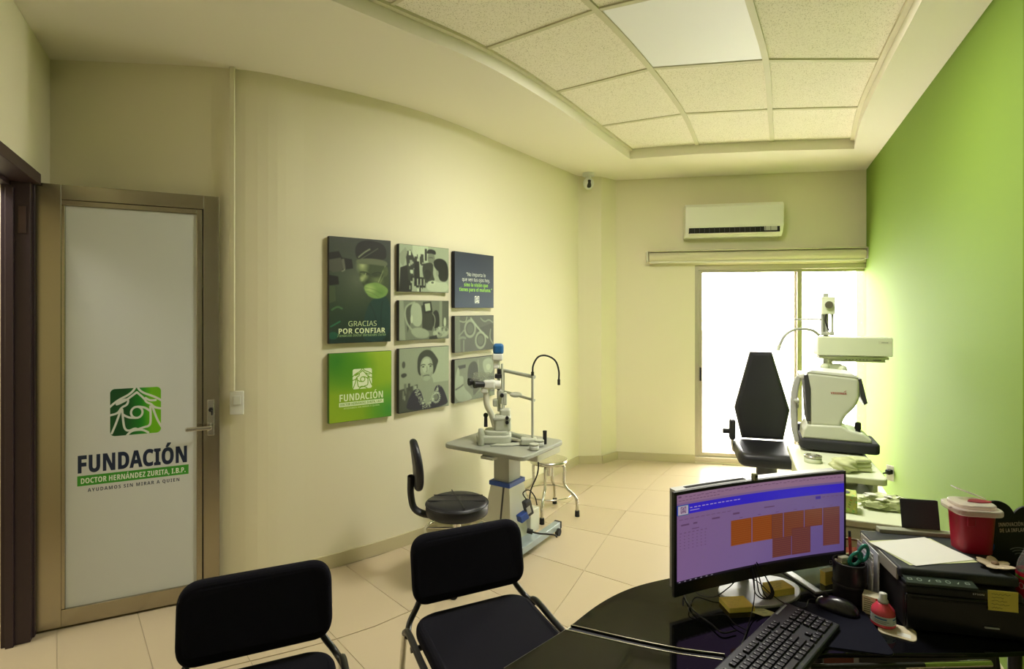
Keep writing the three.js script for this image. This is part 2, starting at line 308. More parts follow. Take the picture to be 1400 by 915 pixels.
// white door leaf standing open against the long wall
const DOOR_W = 0.81, DOOR_H = 2.235;
const dk = 'rgb(16,34,66)';
const doorTex = canvasTex(640, 2048, (g, w, h) => {
  g.fillStyle = 'rgb(208,211,210)'; g.fillRect(0, 0, w, h);
  const gr = g.createLinearGradient(200, 1000, 450, 1000); gr.addColorStop(0, 'rgb(0,72,30)'); gr.addColorStop(0.6, 'rgb(22,130,30)'); gr.addColorStop(1, 'rgb(110,185,20)');
  emblem(g, 205, 946, 250, gr, 'rgb(214,217,214)');
  g.fillStyle = dk; fitText(g, 'FUNDACIÓN', 48, 1368, 548, 'bold 120px sans-serif');
  g.lineWidth = 5; g.strokeStyle = dk; g.save(); g.translate(48, 1368); g.font = 'bold 120px sans-serif'; const m = g.measureText('FUNDACIÓN').width; g.scale(548 / m, 1); g.strokeText('FUNDACIÓN', 0, 0); g.restore();
  g.fillStyle = 'rgb(58,150,40)'; g.fillRect(52, 1384, 546, 52);
  g.fillStyle = 'rgb(235,238,230)'; fitText(g, 'DOCTOR HERNÁNDEZ ZURITA, I.B.P.', 66, 1425, 518, 'bold 40px sans-serif');
  g.fillStyle = 'rgb(50,55,75)'; const s = 'AYUDAMOS SIN MIRAR A QUIEN'; g.font = 'bold 25px sans-serif';
  let q = 100; const free = (452 - [...s].reduce((n, ch) => n + g.measureText(ch).width, 0)) / (s.length - 1); for (const ch of s) { g.fillText(ch, q, 1470); q += g.measureText(ch).width + free; }
});
{
  const d = structGroup('door_1'); d.position.set(-2.378, 0.012, -2.74); d.rotation.y = R(26.5);
  const W = DOOR_W, H = DOOR_H, t = 0.045, sl = 0.105, sr = 0.112, tr = 0.105, br = 0.085;
  part('stile', bx(sl, H, t, sl / 2, H / 2, 0, 0.002), M.bronze, d); part('stile', bx(sr - 0.034, H, t, W - (sr - 0.034) / 2, H / 2, 0, 0.002), M.bronze, d);
  part('top_rail', bx(W - sl - sr + 0.034, tr - 0.03, t, (W + sl - sr + 0.034) / 2, H - (tr - 0.03) / 2, 0, 0.002), M.bronze, d);
  part('bottom_rail', bx(W - sl - sr + 0.034, br, t, (W + sl - sr + 0.034) / 2, br / 2, 0, 0.002), M.bronze, d);
  part('glazing_bead', [bx(0.028, H - tr - br + 0.028, t - 0.01, W - sr + 0.014, (H - tr + br) / 2 + 0.014, 0, 0.003), bx(W - sl - sr, 0.026, t - 0.01, (W + sl - sr) / 2, H - tr + 0.015, 0, 0.003)], M.bronze, d);
  part('glazing_bead', bx(0.016, H - tr - br, t - 0.01, sl + 0.006, (H - tr + br) / 2, 0, 0.003), M.bronze, d);
  part('seam', [bx(0.0055, H - tr - br + 0.03, t - 0.012, W - sr + 0.031, (H - tr + br) / 2 + 0.014, 0, 0), bx(W - sl - sr + 0.03, 0.0045, t - 0.012, (W + sl - sr) / 2 + 0.015, H - tr + 0.029, 0, 0)], M.seam, d);
  const pw = W - sl - sr, ph = H - tr - br;
  const panel = part('panel', bx(pw, ph, 0.012, sl + pw / 2, br + ph / 2, 0, 0), std([0.6, 0.6, 0.56], 0.5), d);
  const [pg, pm] = print(pw - 0.016, ph, doorTex, 0.42); part('print', pg.translate(sl + pw / 2 + 0.007, br + ph / 2, 0.0065), pm, panel);
  const hp = part('handle_plate', bx(0.034, 0.2, 0.008, W - 0.042, 1.0, t / 2 + 0.004, 0.003), M.steel, d);
  part('lever', [rod([W - 0.042, 0.955, t / 2], [W - 0.042, 0.955, t / 2 + 0.05], 0.009), bx(0.125, 0.022, 0.014, W - 0.10, 0.952, t / 2 + 0.05, 0.006)], M.steel, hp);
  part('lock_cylinder', [rod([W - 0.042, 1.045, t / 2], [W - 0.042, 1.045, t / 2 + 0.02], 0.012), bx(0.008, 0.026, 0.02, W - 0.036, 1.03, t / 2 + 0.026, 0.003)], M.blackMetal, hp);
  for (const y of [0.18, 1.15, 2.0]) part('hinge', cyl(0.009, 0.009, 0.1, -0.008, y, 0.01, 12), M.maroon, d);
}
{ // dark frame of the doorway
  const f = structGroup('trim_1'), a = nearWall(DO0), b = nearWall(DO1), turn = Math.atan2(b[1] - a[1], b[0] - a[0]);
  f.position.set(a[0], 0, -a[1]); f.rotation.y = turn; const len = Math.hypot(b[0] - a[0], b[1] - a[1]);
  // local x runs from the hinge jamb towards the camera, local +z into the wall
  for (const x of [0.0, len]) part('jamb', [bx(0.05, DH + 0.0, 0.11, x, DH / 2, 0.045, 0.003), bx(0.02, DH - 0.03, 0.03, x + (x ? -0.032 : 0.032), DH / 2 - 0.02, 0.065, 0.002)], M.maroon, f);
  part('header', [bx(len + 0.05, 0.055, 0.2, len / 2, DH + 0.025, 0.06, 0.003), bx(len - 0.05, 0.02, 0.05, len / 2, DH - 0.012, 0.09, 0.002)], M.maroon, f);
  part('strike_plate', bx(0.004, 0.13, 0.03, 0.027, 2.05, 0.02, 0.001), std([0.09, 0.06, 0.06], 0.3, { metalness: 0.7 }), f);
  part('architrave', [bx(0.03, DH + 0.06, 0.016, -0.03, DH / 2 + 0.03, -0.009, 0.003), bx(len + 0.1, 0.03, 0.016, len / 2, DH + 0.06, -0.009, 0.003)], M.maroon, f);
}

// ---------------------------------------------------------------- wall canvases
const edgeM = std([0.035, 0.032, 0.035], 0.7);
const leftPoint = (u) => leftCurve.getPoint(u);
function wallCanvas(x, d, turn, w, y0, y1, tex, label, edge = edgeM) {
  const h = y1 - y0, t = thing('wall_canvas', [x, y0, d], turn, label, 'picture', undefined);
  part('canvas_wrap', bx(w, h, 0.03, 0, h / 2, 0.017, 0.002), edge, t);
  const [g, m] = print(w - 0.004, h - 0.004, tex, 0.55); part('print', g.translate(0, h / 2, 0.0325), m, t);
  return t;
}
const soft = (g, w, h, r = 2.2) => { try { g.filter = `blur(${r}px)`; g.drawImage(g.canvas, 0, 0); g.filter = 'none'; } catch (e) { console.log('no blur'); } };
const grainy = (g, w, h, n = 2500, a = 0.05) => { soft(g, w, h, 3.2); for (let i = 0; i < n; i++) { g.fillStyle = rnd() > 0.5 ? `rgba(255,255,255,${a})` : `rgba(0,0,0,${a})`; g.fillRect(rnd() * w, rnd() * h, 1 + rnd() * 3, 1 + rnd() * 3); } };
const texSurgeon = canvasTex(512, 830, (g, w, h) => {
  const bg = g.createLinearGradient(0, 0, 0, h); bg.addColorStop(0, 'rgb(62,66,60)'); bg.addColorStop(0.6, 'rgb(45,62,40)'); bg.addColorStop(1, 'rgb(14,42,34)'); g.fillStyle = bg; g.fillRect(0, 0, w, h);
  const r = g.createRadialGradient(230, 330, 20, 230, 330, 330); r.addColorStop(0, 'rgba(110,118,95,.55)'); r.addColorStop(1, 'rgba(60,70,55,0)'); g.fillStyle = r; g.fillRect(0, 0, w, h);
  blob(g, 'rgb(20,56,50)', [[300, 560], [360, 470], [512, 440], [512, 830], [240, 830]]);
  line(g, 'rgb(14,40,38)', 6, [[330, 520], [380, 600], [400, 760]]); line(g, 'rgb(12,34,36)', 5, [[440, 500], [420, 620], [440, 780]]);
  blob(g, 'rgb(60,74,44)', [[222, 165], [330, 150], [470, 165], [502, 300], [488, 430], [420, 480], [330, 470], [278, 390], [262, 345], [238, 332], [246, 285], [228, 230]]);
  const face = (x, y, rx, ry, rot, c, al) => { g.save(); g.translate(x, y); g.rotate(rot); g.scale(rx, ry); const q = g.createRadialGradient(0, 0, 0, 0, 0, 1); q.addColorStop(0, `rgba(${c},${al})`); q.addColorStop(1, `rgba(${c},0)`); g.fillStyle = q; g.fillRect(-1, -1, 2, 2); g.restore(); };
  face(268, 215, 62, 75, 0.2, '178,190,134', 1); face(285, 300, 40, 60, 0.4, '170,182,124', 0.9); face(395, 330, 70, 50, 0.3, '128,142,92', 0.7); face(262, 320, 26, 30, 0, '186,196,140', 0.9);
  face(300, 280, 44, 16, 0.25, '36,44,28', 0.95); face(380, 290, 60, 22, -0.1, '40,50,32', 0.9); line(g, 'rgb(34,42,28)', 7, [[250, 268], [290, 262], [325, 282]]); line(g, 'rgb(34,42,28)', 7, [[350, 280], [390, 262], [430, 270]]);
  line(g, 'rgb(150,164,112)', 9, [[296, 275], [282, 320], [262, 338]]); face(310, 345, 24, 26, 0, '40,52,30', 0.8);
  blob(g, 'rgb(118,152,76)', [[276, 378], [330, 352], [400, 345], [470, 380], [496, 410], [470, 458], [400, 484], [330, 470], [294, 430]]); face(330, 400, 60, 50, 0.3, '178,204,128', 0.9); face(430, 430, 60, 50, 0, '90,130,60', 0.7);
  line(g, 'rgb(190,202,150)', 4, [[404, 345], [440, 262], [466, 205]]); line(g, 'rgb(150,164,110)', 3, [[420, 350], [456, 290], [480, 220]]); line(g, 'rgb(86,112,54)', 3, [[300, 420], [350, 428], [410, 470]]); line(g, 'rgb(86,112,54)', 3, [[290, 392], [350, 396], [440, 440]]);
  blob(g, 'rgb(28,28,26)', [[212, 60], [250, 20], [340, 5], [450, 30], [478, 90], [470, 165], [350, 150], [222, 175], [206, 110]]);
  blob(g, 'rgb(98,106,78)', [[210, 168], [330, 150], [480, 165], [490, 215], [350, 200], [222, 205]]);
  line(g, 'rgb(130,138,108)', 12, [[236, 150], [280, 110], [330, 80]]); line(g, 'rgb(90,96,76)', 7, [[250, 165], [310, 130], [400, 70]]); oval(g, 'rgb(78,92,56)', 468, 255, 22, 42, 0.1);
  poly(g, 'rgb(22,22,20)', [[0, 125], [75, 112], [100, 160], [180, 170], [190, 240], [100, 258], [92, 195], [0, 195]]); poly(g, 'rgb(74,76,64)', [[0, 180], [90, 160], [118, 225], [100, 265], [30, 280], [0, 260]]);
  poly(g, 'rgb(96,98,82)', [[98, 170], [118, 168], [130, 245], [112, 258]]); line(g, 'rgb(165,165,140)', 5, [[100, 268], [116, 262], [124, 250]]); poly(g, 'rgb(15,15,14)', [[0, 300], [70, 310], [75, 370], [0, 380]]);
  poly(g, 'rgb(66,80,52)', [[0, 380], [45, 385], [52, 500], [0, 520]]); line(g, 'rgb(70,110,62)', 14, [[20, 570], [60, 540], [100, 560]]); line(g, 'rgb(40,120,80)', 10, [[10, 700], [50, 680], [85, 660]]); oval(g, 'rgba(20,110,80,.6)', 30, 770, 40, 30);
  grainy(g, w, h);
  g.fillStyle = 'rgb(190,205,150)'; fitText(g, 'GRACIAS', 148, 700, 244, '56px sans-serif');
  g.fillStyle = 'rgb(222,232,186)'; fitText(g, 'POR CONFIAR', 68, 757, 396, 'bold 56px sans-serif');
  g.fillStyle = 'rgb(170,200,130)'; fitText(g, 'Fundación Doctor Hernández Zurita', 62, 782, 406, 'italic 30px serif');
});
const texGreen = canvasTex(512, 530, (g, w, h) => {
  const b = g.createLinearGradient(0, h, w, 0); b.addColorStop(0, 'rgb(150,180,36)'); b.addColorStop(0.45, 'rgb(126,170,24)'); b.addColorStop(1, 'rgb(160,190,50)'); g.fillStyle = b; g.fillRect(0, 0, w, h);
  for (const [x, y, r, c] of [[60, 60, 260, '40,118,30'], [200, 120, 200, '72,140,14'], [500, 470, 240, '60,142,52']]) { const q = g.createRadialGradient(x, y, 5, x, y, r); q.addColorStop(0, `rgba(${c},.95)`); q.addColorStop(1, `rgba(${c},0)`); g.fillStyle = q; g.fillRect(0, 0, w, h); }
  emblem(g, 184, 128, 160, 'rgb(226,236,205)', 'rgb(118,165,35)');
  g.fillStyle = 'rgb(226,238,200)'; g.strokeStyle = 'rgb(226,238,200)'; g.lineWidth = 3; fitText(g, 'FUNDACIÓN', 74, 372, 370, 'bold 76px sans-serif'); g.fillRect(76, 382, 368, 32);
  g.fillStyle = 'rgb(110,160,40)'; fitText(g, 'DOCTOR HERNÁNDEZ ZURITA, I.B.P.', 84, 407, 350, 'bold 26px sans-serif');
  g.fillStyle = 'rgba(230,240,205,.85)'; fitText(g, 'AYUDAMOS SIN MIRAR A QUIEN', 112, 434, 296, '17px sans-serif');
});
const texExam = canvasTex(512, 380, (g, w, h) => {
  g.fillStyle = gray(172); g.fillRect(0, 0, w, h); poly(g, gray(205), [[130, 0], [290, 0], [280, 130], [130, 120]]); poly(g, gray(40), [[255, 20], [275, 20], [275, 120], [255, 120]]);
  poly(g, gray(24), [[10, 190], [90, 160], [120, 380], [0, 380]]); poly(g, gray(48), [[60, 60], [110, 40], [150, 110], [150, 290], [90, 290]]); poly(g, gray(150), [[0, 80], [60, 20], [80, 60], [40, 180], [10, 150]]);
  for (let i = 0; i < 46; i++) { const x = 60 + rnd() * 190, y = 20 + rnd() * 340, v = rnd() > 0.55 ? 30 + rnd() * 30 : 150 + rnd() * 70; g.fillStyle = gray(v); g.fillRect(x, y, 10 + rnd() * 26, 14 + rnd() * 60); }
  poly(g, gray(25), [[150, 130], [195, 130], [205, 300], [190, 330], [150, 320]]); for (let i = 0; i < 3; i++) { poly(g, gray(20), [[166 + i * 34, 260], [194 + i * 34, 260], [194 + i * 34, 345], [166 + i * 34, 345]]); poly(g, gray(190), [[174 + i * 34, 272], [186 + i * 34, 272], [186 + i * 34, 330], [174 + i * 34, 330]]); }
  oval(g, gray(125), 322, 95, 38, 48); blob(g, gray(30), [[270, 62], [285, 25], [325, 18], [370, 30], [372, 66], [322, 52]]); line(g, gray(70), 6, [[300, 92], [318, 88], [340, 92]]);
  blob(g, gray(52), [[220, 160], [290, 130], [350, 140], [370, 260], [320, 330], [250, 300]]); blob(g, gray(35), [[250, 200], [300, 190], [330, 230], [290, 290], [250, 260]]);
  blob(g, gray(196), [[270, 300], [330, 280], [420, 300], [500, 290], [512, 380], [280, 380]]); blob(g, gray(168), [[340, 140], [400, 130], [420, 250], [400, 300], [360, 280], [338, 230], [344, 180]]);
  blob(g, gray(26), [[345, 110], [420, 85], [500, 120], [512, 250], [480, 290], [420, 285], [400, 250], [385, 190], [350, 165]]); oval(g, gray(150), 388, 220, 14, 26); oval(g, gray(210), 335, 300, 30, 18); oval(g, gray(80), 335, 300, 14, 9);
  grainy(g, w, h);
});
const texDevice = canvasTex(512, 320, (g, w, h) => {
  g.fillStyle = gray(118); g.fillRect(0, 0, w, h); poly(g, gray(150), [[0, 0], [40, 0], [60, 320], [0, 320]]); poly(g, gray(72), [[60, 60], [120, 20], [130, 120], [80, 260]]); poly(g, gray(52), [[220, 40], [290, 20], [360, 160], [330, 250], [230, 240]]);
  line(g, gray(160), 16, [[150, 14], [70, 30], [50, 110], [80, 200], [150, 260]]); blob(g, gray(172), [[110, 30], [180, 10], [225, 60], [230, 200], [160, 220], [110, 160]]); blob(g, gray(158), [[110, 230], [200, 215], [300, 250], [300, 310], [180, 312], [120, 270]]);
  poly(g, gray(30), [[235, 12], [320, 5], [335, 95], [250, 105]]); poly(g, gray(190), [[252, 24], [308, 18], [316, 80], [262, 88]]); oval(g, gray(200), 120, 150, 12, 34); blob(g, gray(40), [[330, 90], [400, 70], [420, 230], [340, 240]]); line(g, gray(140), 10, [[340, 110], [370, 140], [350, 230]]);
  poly(g, gray(140), [[410, 0], [440, 0], [440, 220], [410, 220]]); poly(g, gray(90), [[440, 0], [512, 0], [512, 240], [440, 240]]); blob(g, gray(170), [[340, 240], [430, 215], [512, 225], [512, 310], [340, 310]]); for (let i = 0; i < 22; i++) oval(g, gray(90 + rnd() * 120), 350 + rnd() * 150, 225 + rnd() * 75, 5 + rnd() * 14, 3 + rnd() * 8, rnd() * 3);
  oval(g, gray(195), 470, 180, 14, 40); poly(g, gray(45), [[300, 300], [380, 290], [390, 320], [300, 320]]); grainy(g, w, h);
});
const texWoman = canvasTex(512, 516, (g, w, h) => {
  g.fillStyle = gray(152); g.fillRect(0, 0, w, h); poly(g, gray(176), [[320, 0], [512, 0], [512, 300], [330, 300]]); poly(g, gray(70), [[0, 330], [180, 300], [190, 516], [0, 516]]); for (let i = 0; i < 14; i++) { g.fillStyle = gray(60 + rnd() * 110); g.fillRect(rnd() * 170, 280 + rnd() * 130, 8 + rnd() * 20, 20 + rnd() * 50); }
  oval(g, gray(75), 42, 130, 16, 28); blob(g, gray(60), [[10, 205], [60, 195], [80, 220], [30, 240]]);
  blob(g, gray(58), [[178, 160], [182, 70], [240, 20], [320, 22], [372, 80], [400, 118], [384, 150], [366, 200], [340, 236], [206, 236], [184, 205]]);
  blob(g, gray(150), [[215, 230], [330, 230], [350, 330], [400, 380], [300, 516], [220, 516], [150, 380], [210, 330]]);
  blob(g, gray(166), [[206, 150], [222, 95], [270, 70], [322, 92], [342, 150], [345, 205], [326, 255], [275, 288], [228, 262], [206, 205]]);
  blob(g, gray(186), [[225, 120], [260, 90], [310, 100], [300, 180], [260, 220], [230, 190]]); line(g, gray(62), 7, [[215, 148], [235, 138], [258, 146]]); line(g, gray(62), 7, [[292, 146], [315, 138], [334, 150]]); oval(g, gray(50), 238, 160, 11, 6); oval(g, gray(50), 314, 160, 11, 6);
  line(g, gray(112), 6, [[276, 160], [282, 195], [268, 204]]); line(g, gray(85), 8, [[240, 236], [270, 230], [302, 236]]); line(g, gray(120), 4, [[222, 210], [230, 240], [240, 256]]); line(g, gray(120), 4, [[326, 210], [318, 240], [310, 254]]);
  blob(g, 'rgb(38,36,50)', [[150, 330], [210, 345], [240, 440], [280, 500], [340, 420], [370, 320], [440, 340], [490, 440], [512, 516], [60, 516], [80, 420]]);
  for (let i = 0; i < 60; i++) { const t = i / 59, a = t < 0.5 ? [lerp(165, 260, t * 2), lerp(345, 505, t * 2)] : [lerp(285, 410, t * 2 - 1), lerp(500, 345, t * 2 - 1)]; for (let k = 0; k < 3; k++) oval(g, gray(150 + rnd() * 60), a[0] + (rnd() - 0.5) * 44, a[1] + (rnd() - 0.5) * 30, 3 + rnd() * 5, 2 + rnd() * 4, rnd() * 3); }
  for (let i = 0; i < 18; i++) oval(g, gray(205), 375 + Math.cos(i * 0.349) * 38, 430 + Math.sin(i * 0.349) * 42, 12, 5, i * 0.349); oval(g, gray(120), 375, 430, 22, 25); grainy(g, w, h);
});
const texQuote = canvasTex(512, 450, (g, w, h) => {
  const b = g.createLinearGradient(0, 0, 0, h); b.addColorStop(0, 'rgb(32,42,64)'); b.addColorStop(1, 'rgb(50,66,92)'); g.fillStyle = b; g.fillRect(0, 0, w, h);
  g.fillStyle = 'rgb(222,228,215)'; fitText(g, '“No importa lo', 140, 190, 260, '42px sans-serif'); fitText(g, 'que ven tus ojos hoy,', 88, 232, 372, '42px sans-serif');
  g.fillStyle = 'rgb(150,215,60)'; fitText(g, 'sino la visión que', 112, 276, 322, 'bold 42px sans-serif'); fitText(g, 'tienes para el mañana.”', 52, 316, 440, 'bold 42px sans-serif');
  emblem(g, 250, 352, 62, 'rgb(226,230,220)', 'rgb(60,74,100)');
});
const texLenses = canvasTex(512, 290, (g, w, h) => {
  g.fillStyle = gray(84); g.fillRect(0, 0, w, h); poly(g, gray(112), [[0, 0], [60, 0], [70, 290], [0, 290]]); poly(g, gray(66), [[280, 110], [512, 60], [512, 290], [330, 290]]);
  for (const [x, y, a] of [[190, 105, 66], [330, 205, 66]]) { g.lineWidth = 22; g.strokeStyle = gray(150); g.beginPath(); g.ellipse(x, y, a, a, 0, 0, 7); g.stroke(); g.lineWidth = 6; g.strokeStyle = gray(70); g.beginPath(); g.ellipse(x, y, a - 18, a - 18, 0, 0, 7); g.stroke(); oval(g, gray(96), x, y, a - 24, a - 24); }
  line(g, gray(170), 18, [[200, 20], [300, 110], [430, 190]]); line(g, gray(165), 10, [[60, 40], [130, 60], [150, 10]]); line(g, gray(140), 12, [[50, 160], [110, 120], [130, 100]]); line(g, gray(150), 10, [[330, 20], [380, 60], [440, 30], [500, 60]]); line(g, gray(140), 14, [[470, 120], [450, 190], [500, 240]]); line(g, gray(150), 12, [[110, 200], [108, 250], [110, 290]]); line(g, gray(130), 20, [[50, 180], [90, 170], [130, 180]]); grainy(g, w, h);
});
const texTable = canvasTex(512, 330, (g, w, h) => {
  g.fillStyle = gray(120); g.fillRect(0, 0, w, h); blob(g, gray(60), [[160, 40], [280, 20], [300, 180], [230, 260], [150, 200]]); blob(g, gray(160), [[350, 20], [480, 10], [512, 130], [400, 160], [350, 90]]); blob(g, gray(182), [[390, 60], [470, 70], [440, 120], [400, 110]]);
  poly(g, gray(45), [[40, 50], [130, 45], [130, 70], [40, 76]]); poly(g, gray(75), [[200, 160], [290, 120], [320, 250], [230, 300]]); line(g, gray(180), 5, [[290, 20], [295, 120], [290, 230]]); poly(g, gray(92), [[300, 160], [512, 170], [512, 300], [330, 280]]); for (let i = 0; i < 12; i++) line(g, gray(70 + rnd() * 90), 4, [[250 + rnd() * 240, 150], [260 + rnd() * 240, 200], [250 + rnd() * 240, 290]]);
  blob(g, gray(160), [[0, 150], [40, 40], [60, 100], [50, 130], [110, 130], [100, 220], [200, 290], [220, 330], [0, 330]]); line(g, gray(50), 9, [[10, 228], [60, 216], [100, 200]]); grainy(g, w, h);
});
const off = (x, d, turn, k = 0.006) => [x + Math.sin(R(turn)) * k, d - Math.cos(R(turn)) * k];
for (const [x, d, turn, w, y0, y1, tex, label, edge] of [
  [-0.989, 3.539, 37.8, 0.412, 1.402, 2.069, texSurgeon, 'tall dark canvas print of a masked surgeon with GRACIAS POR CONFIAR lettering'],
  [-0.987, 3.541, 37.8, 0.417, 0.907, 1.341, texGreen, 'bright green square canvas with white house emblem and FUNDACIÓN lettering', std([0.06, 0.14, 0.015], 0.7)],
  [-0.636, 3.859, 46.7, 0.434, 1.735, 2.056, texExam, 'black and white canvas of an eye examination, top of the middle column'],
  [-0.636, 3.859, 46.7, 0.434, 1.403, 1.676, texDevice, 'grey canvas photo of a medical device, between the other two in the middle column'],
  [-0.636, 3.859, 46.7, 0.434, 0.914, 1.35, texWoman, 'black and white portrait canvas of an older woman in embroidered dark blouse'],
  [-0.316, 4.256, 55, 0.478, 1.625, 2.044, texQuote, 'navy blue canvas with a white and green quotation, small emblem below', std([0.012, 0.014, 0.025], 0.7)],
  [-0.316, 4.256, 55, 0.478, 1.293, 1.566, texLenses, 'grey canvas close up of round trial lens rings, under the navy quotation'],
  [-0.313, 4.262, 55, 0.492, 0.92, 1.243, texTable, 'grey canvas with a pale hand, lowest on the right behind the slit lamp'],
]) wallCanvas(...off(x, d, turn), turn, w, y0, y1, tex, label, edge);

// ---------------------------------------------------------------- fixtures on walls and ceiling
{
  const t = thing('cable_trunking', [-1.598, 1.15, 3.143], 9, 'thin cream cable trunking running down the wall beside the white door', 'cable trunking');
  part('duct', bx(0.026, 1.85, 0.018, 0, 0.925, 0.011, 0.003), std([0.76, 0.72, 0.52], 0.6), t);
  const s = thing('light_switch', [-1.585, 1.01, 3.15], 9, 'white wall switch plate by the edge of the open white door', 'switch');
  part('plate', bx(0.075, 0.135, 0.012, 0.008, 0.07, 0.008, 0.004), M.white, s); part('rocker', bx(0.04, 0.05, 0.006, 0.01, 0.085, 0.015, 0.002), std([0.7, 0.72, 0.66], 0.4), s);
  const c = thing('security_camera', [0.775, 2.835, 5.62], 8, 'small white security camera with dark lens in the ceiling corner', 'camera');
  part('mount', [cyl(0.06, 0.06, 0.03, 0, 0.149, 0.03), cyl(0.025, 0.03, 0.05, 0, 0.12, 0.03)], M.white, c);
  part('head', ball(0.056, 0, 0.06, 0.03, 1, 1.1, 1), M.white, c); part('lens', bx(0.045, 0.085, 0.05, -0.004, 0.05, 0.062, 0.02), std([0.012, 0.008, 0.006], 0.3), c);
}
{
  const a = thing('air_conditioner', [BA[0], 2.345, BA[1]], backTurn, 'white wall air conditioner mounted above the sliding window', 'air conditioner');
  const x = 1.135, W = 0.93, prof = [[0, 0], [0.14, 0], [0.19, 0.045], [0.215, 0.11], [0.215, 0.30], [0.19, 0.33], [0, 0.33]];
  const s = new THREE.Shape(prof.map((p) => new THREE.Vector2(...p)));
  part('casing', slab(s, W, 0.006, 2).rotateY(-Math.PI / 2).translate(x, 0, 0.005), std([0.76, 0.77, 0.66], 0.4), a);
  part('outlet', bx(W - 0.07, 0.062, 0.05, x, 0.066, 0.187, 0.002), M.seam, a);
  for (let i = 0; i < 16; i++) part('louver', bx(0.004, 0.05, 0.03, x - W / 2 + 0.09 + i * 0.048, 0.066, 0.2, 0), std([0.06, 0.055, 0.07], 0.5), a);
  part('flap', bx(W - 0.08, 0.012, 0.05, x, 0.028, 0.19, 0.003).rotateX(0), M.offwhite, a);
  part('display', bx(0.12, 0.04, 0.004, x + W / 2 - 0.12, 0.07, 0.2115, 0.001), std([0.45, 0.45, 0.4], 0.4), a);
  const b = thing('roller_blind', [BA[0], 2.1, BA[1]], backTurn, 'rolled up cream roller blind above the sliding window', 'blind');
  part('rolled_fabric', new THREE.CylinderGeometry(0.05, 0.05, 2.06, 28).rotateZ(Math.PI / 2).translate(0.30 + 1.05, 0.06, 0.065), std([0.66, 0.62, 0.44], 0.8), b);
  part('valance', bx(2.07, 0.014, 0.12, 0.30 + 1.05, 0.118, 0.062, 0.003), std([0.6, 0.57, 0.4], 0.7), b);
  part('bottom_rail', bx(2.04, 0.022, 0.02, 1.35, 0.004, 0.08, 0.004), std([0.68, 0.66, 0.52], 0.5), b);
  for (const q of [0.30, 2.40]) part('bracket', bx(0.012, 0.11, 0.115, q, 0.066, 0.06, 0.003), M.offwhite, b);
}
{
  const o = thing('wall_outlet', [3.0, 0.26, 4.33], -65.4, 'white wall outlet low on the green wall with a black plug', 'outlet');
  part('plate', bx(0.075, 0.12, 0.012, 0, 0.06, 0.008, 0.004), M.white, o); part('plug', [bx(0.035, 0.035, 0.05, 0, 0.075, 0.04, 0.006), rod([0, 0.075, 0.06], [0, 0.073, 0.11], 0.006)], M.rubber, o);
}

// ---------------------------------------------------------------- black fabric visitor chairs
function visitorChair(label) {
  const t = thing('visitor_chair', [0, 0, 0], 0, label, 'chair', 'black fabric visitor chairs in front of the desk');
  const seat = bend(flat(rrShape(0.47, 0.43, 0.09), 0.055, 0.022, 4, 10), (v) => { v.y += 0.43 + 0.012 * (1 - (v.x / 0.24) ** 2) - 0.02 * Math.max(0, v.z - 0.1) / 0.12; });
  part('seat', seat, M.fabric, t);
  const back = bend(slab(rrShape(0.465, 0.245, 0.07), 0.045, 0.02, 4, 10), (v) => { const y = v.y; v.z += 0.28 * v.x * v.x - 0.2 * y - 0.235; v.y += 0.625; });
  part('backrest', back, M.fabric, t);
  for (const s of [-1, 1]) {
    part('side_frame', tube([[s * 0.262, 0.415, -0.20], [s * 0.262, 0.437, -0.165], [s * 0.262, 0.43, 0], [s * 0.262, 0.42, 0.18], [s * 0.262, 0.405, 0.225]], 0.0125, 24), M.blackMetal, t);
    part('leg', rod([s * 0.262, 0.418, -0.2], [s * 0.268, 0.012, -0.29], 0.0115), M.chrome, t);
    part('leg', rod([s * 0.262, 0.41, 0.222], [s * 0.268, 0.012, 0.28], 0.0115), M.blackMetal, t);
    part('back_upright', tube([[s * 0.262, 0.42, -0.16], [s * 0.24, 0.44, -0.215], [s * 0.2, 0.5, -0.232], [s * 0.17, 0.60, -0.255]], 0.0115, 20), M.blackMetal, t);
    for (const [y, z] of [[0.008, -0.291], [0.008, 0.281]]) part('foot', cyl(0.014, 0.016, 0.016, s * 0.268, y, z, 12), M.rubber, t);
  }
  part('cross_bar', [rod([-0.262, 0.395, -0.12], [0.262, 0.395, -0.12], 0.01), rod([-0.262, 0.39, 0.13], [0.262, 0.39, 0.13], 0.01)], M.blackMetal, t);
  return t;
}
const chair = visitorChair('black fabric visitor chair nearer the white door, its seat cut by the frame');
chair.position.set(-0.745, 0, -1.60); chair.rotation.y = R(24);
const chair2 = chair.clone(); chair2.name = numbered('visitor_chair'); scene.add(chair2); chair2.position.set(-0.075, 0, -1.97); chair2.rotation.y = R(25.5);
chair2.userData = { ...chair.userData, label: 'black fabric visitor chair pushed up against the curved end of the glass desk' };

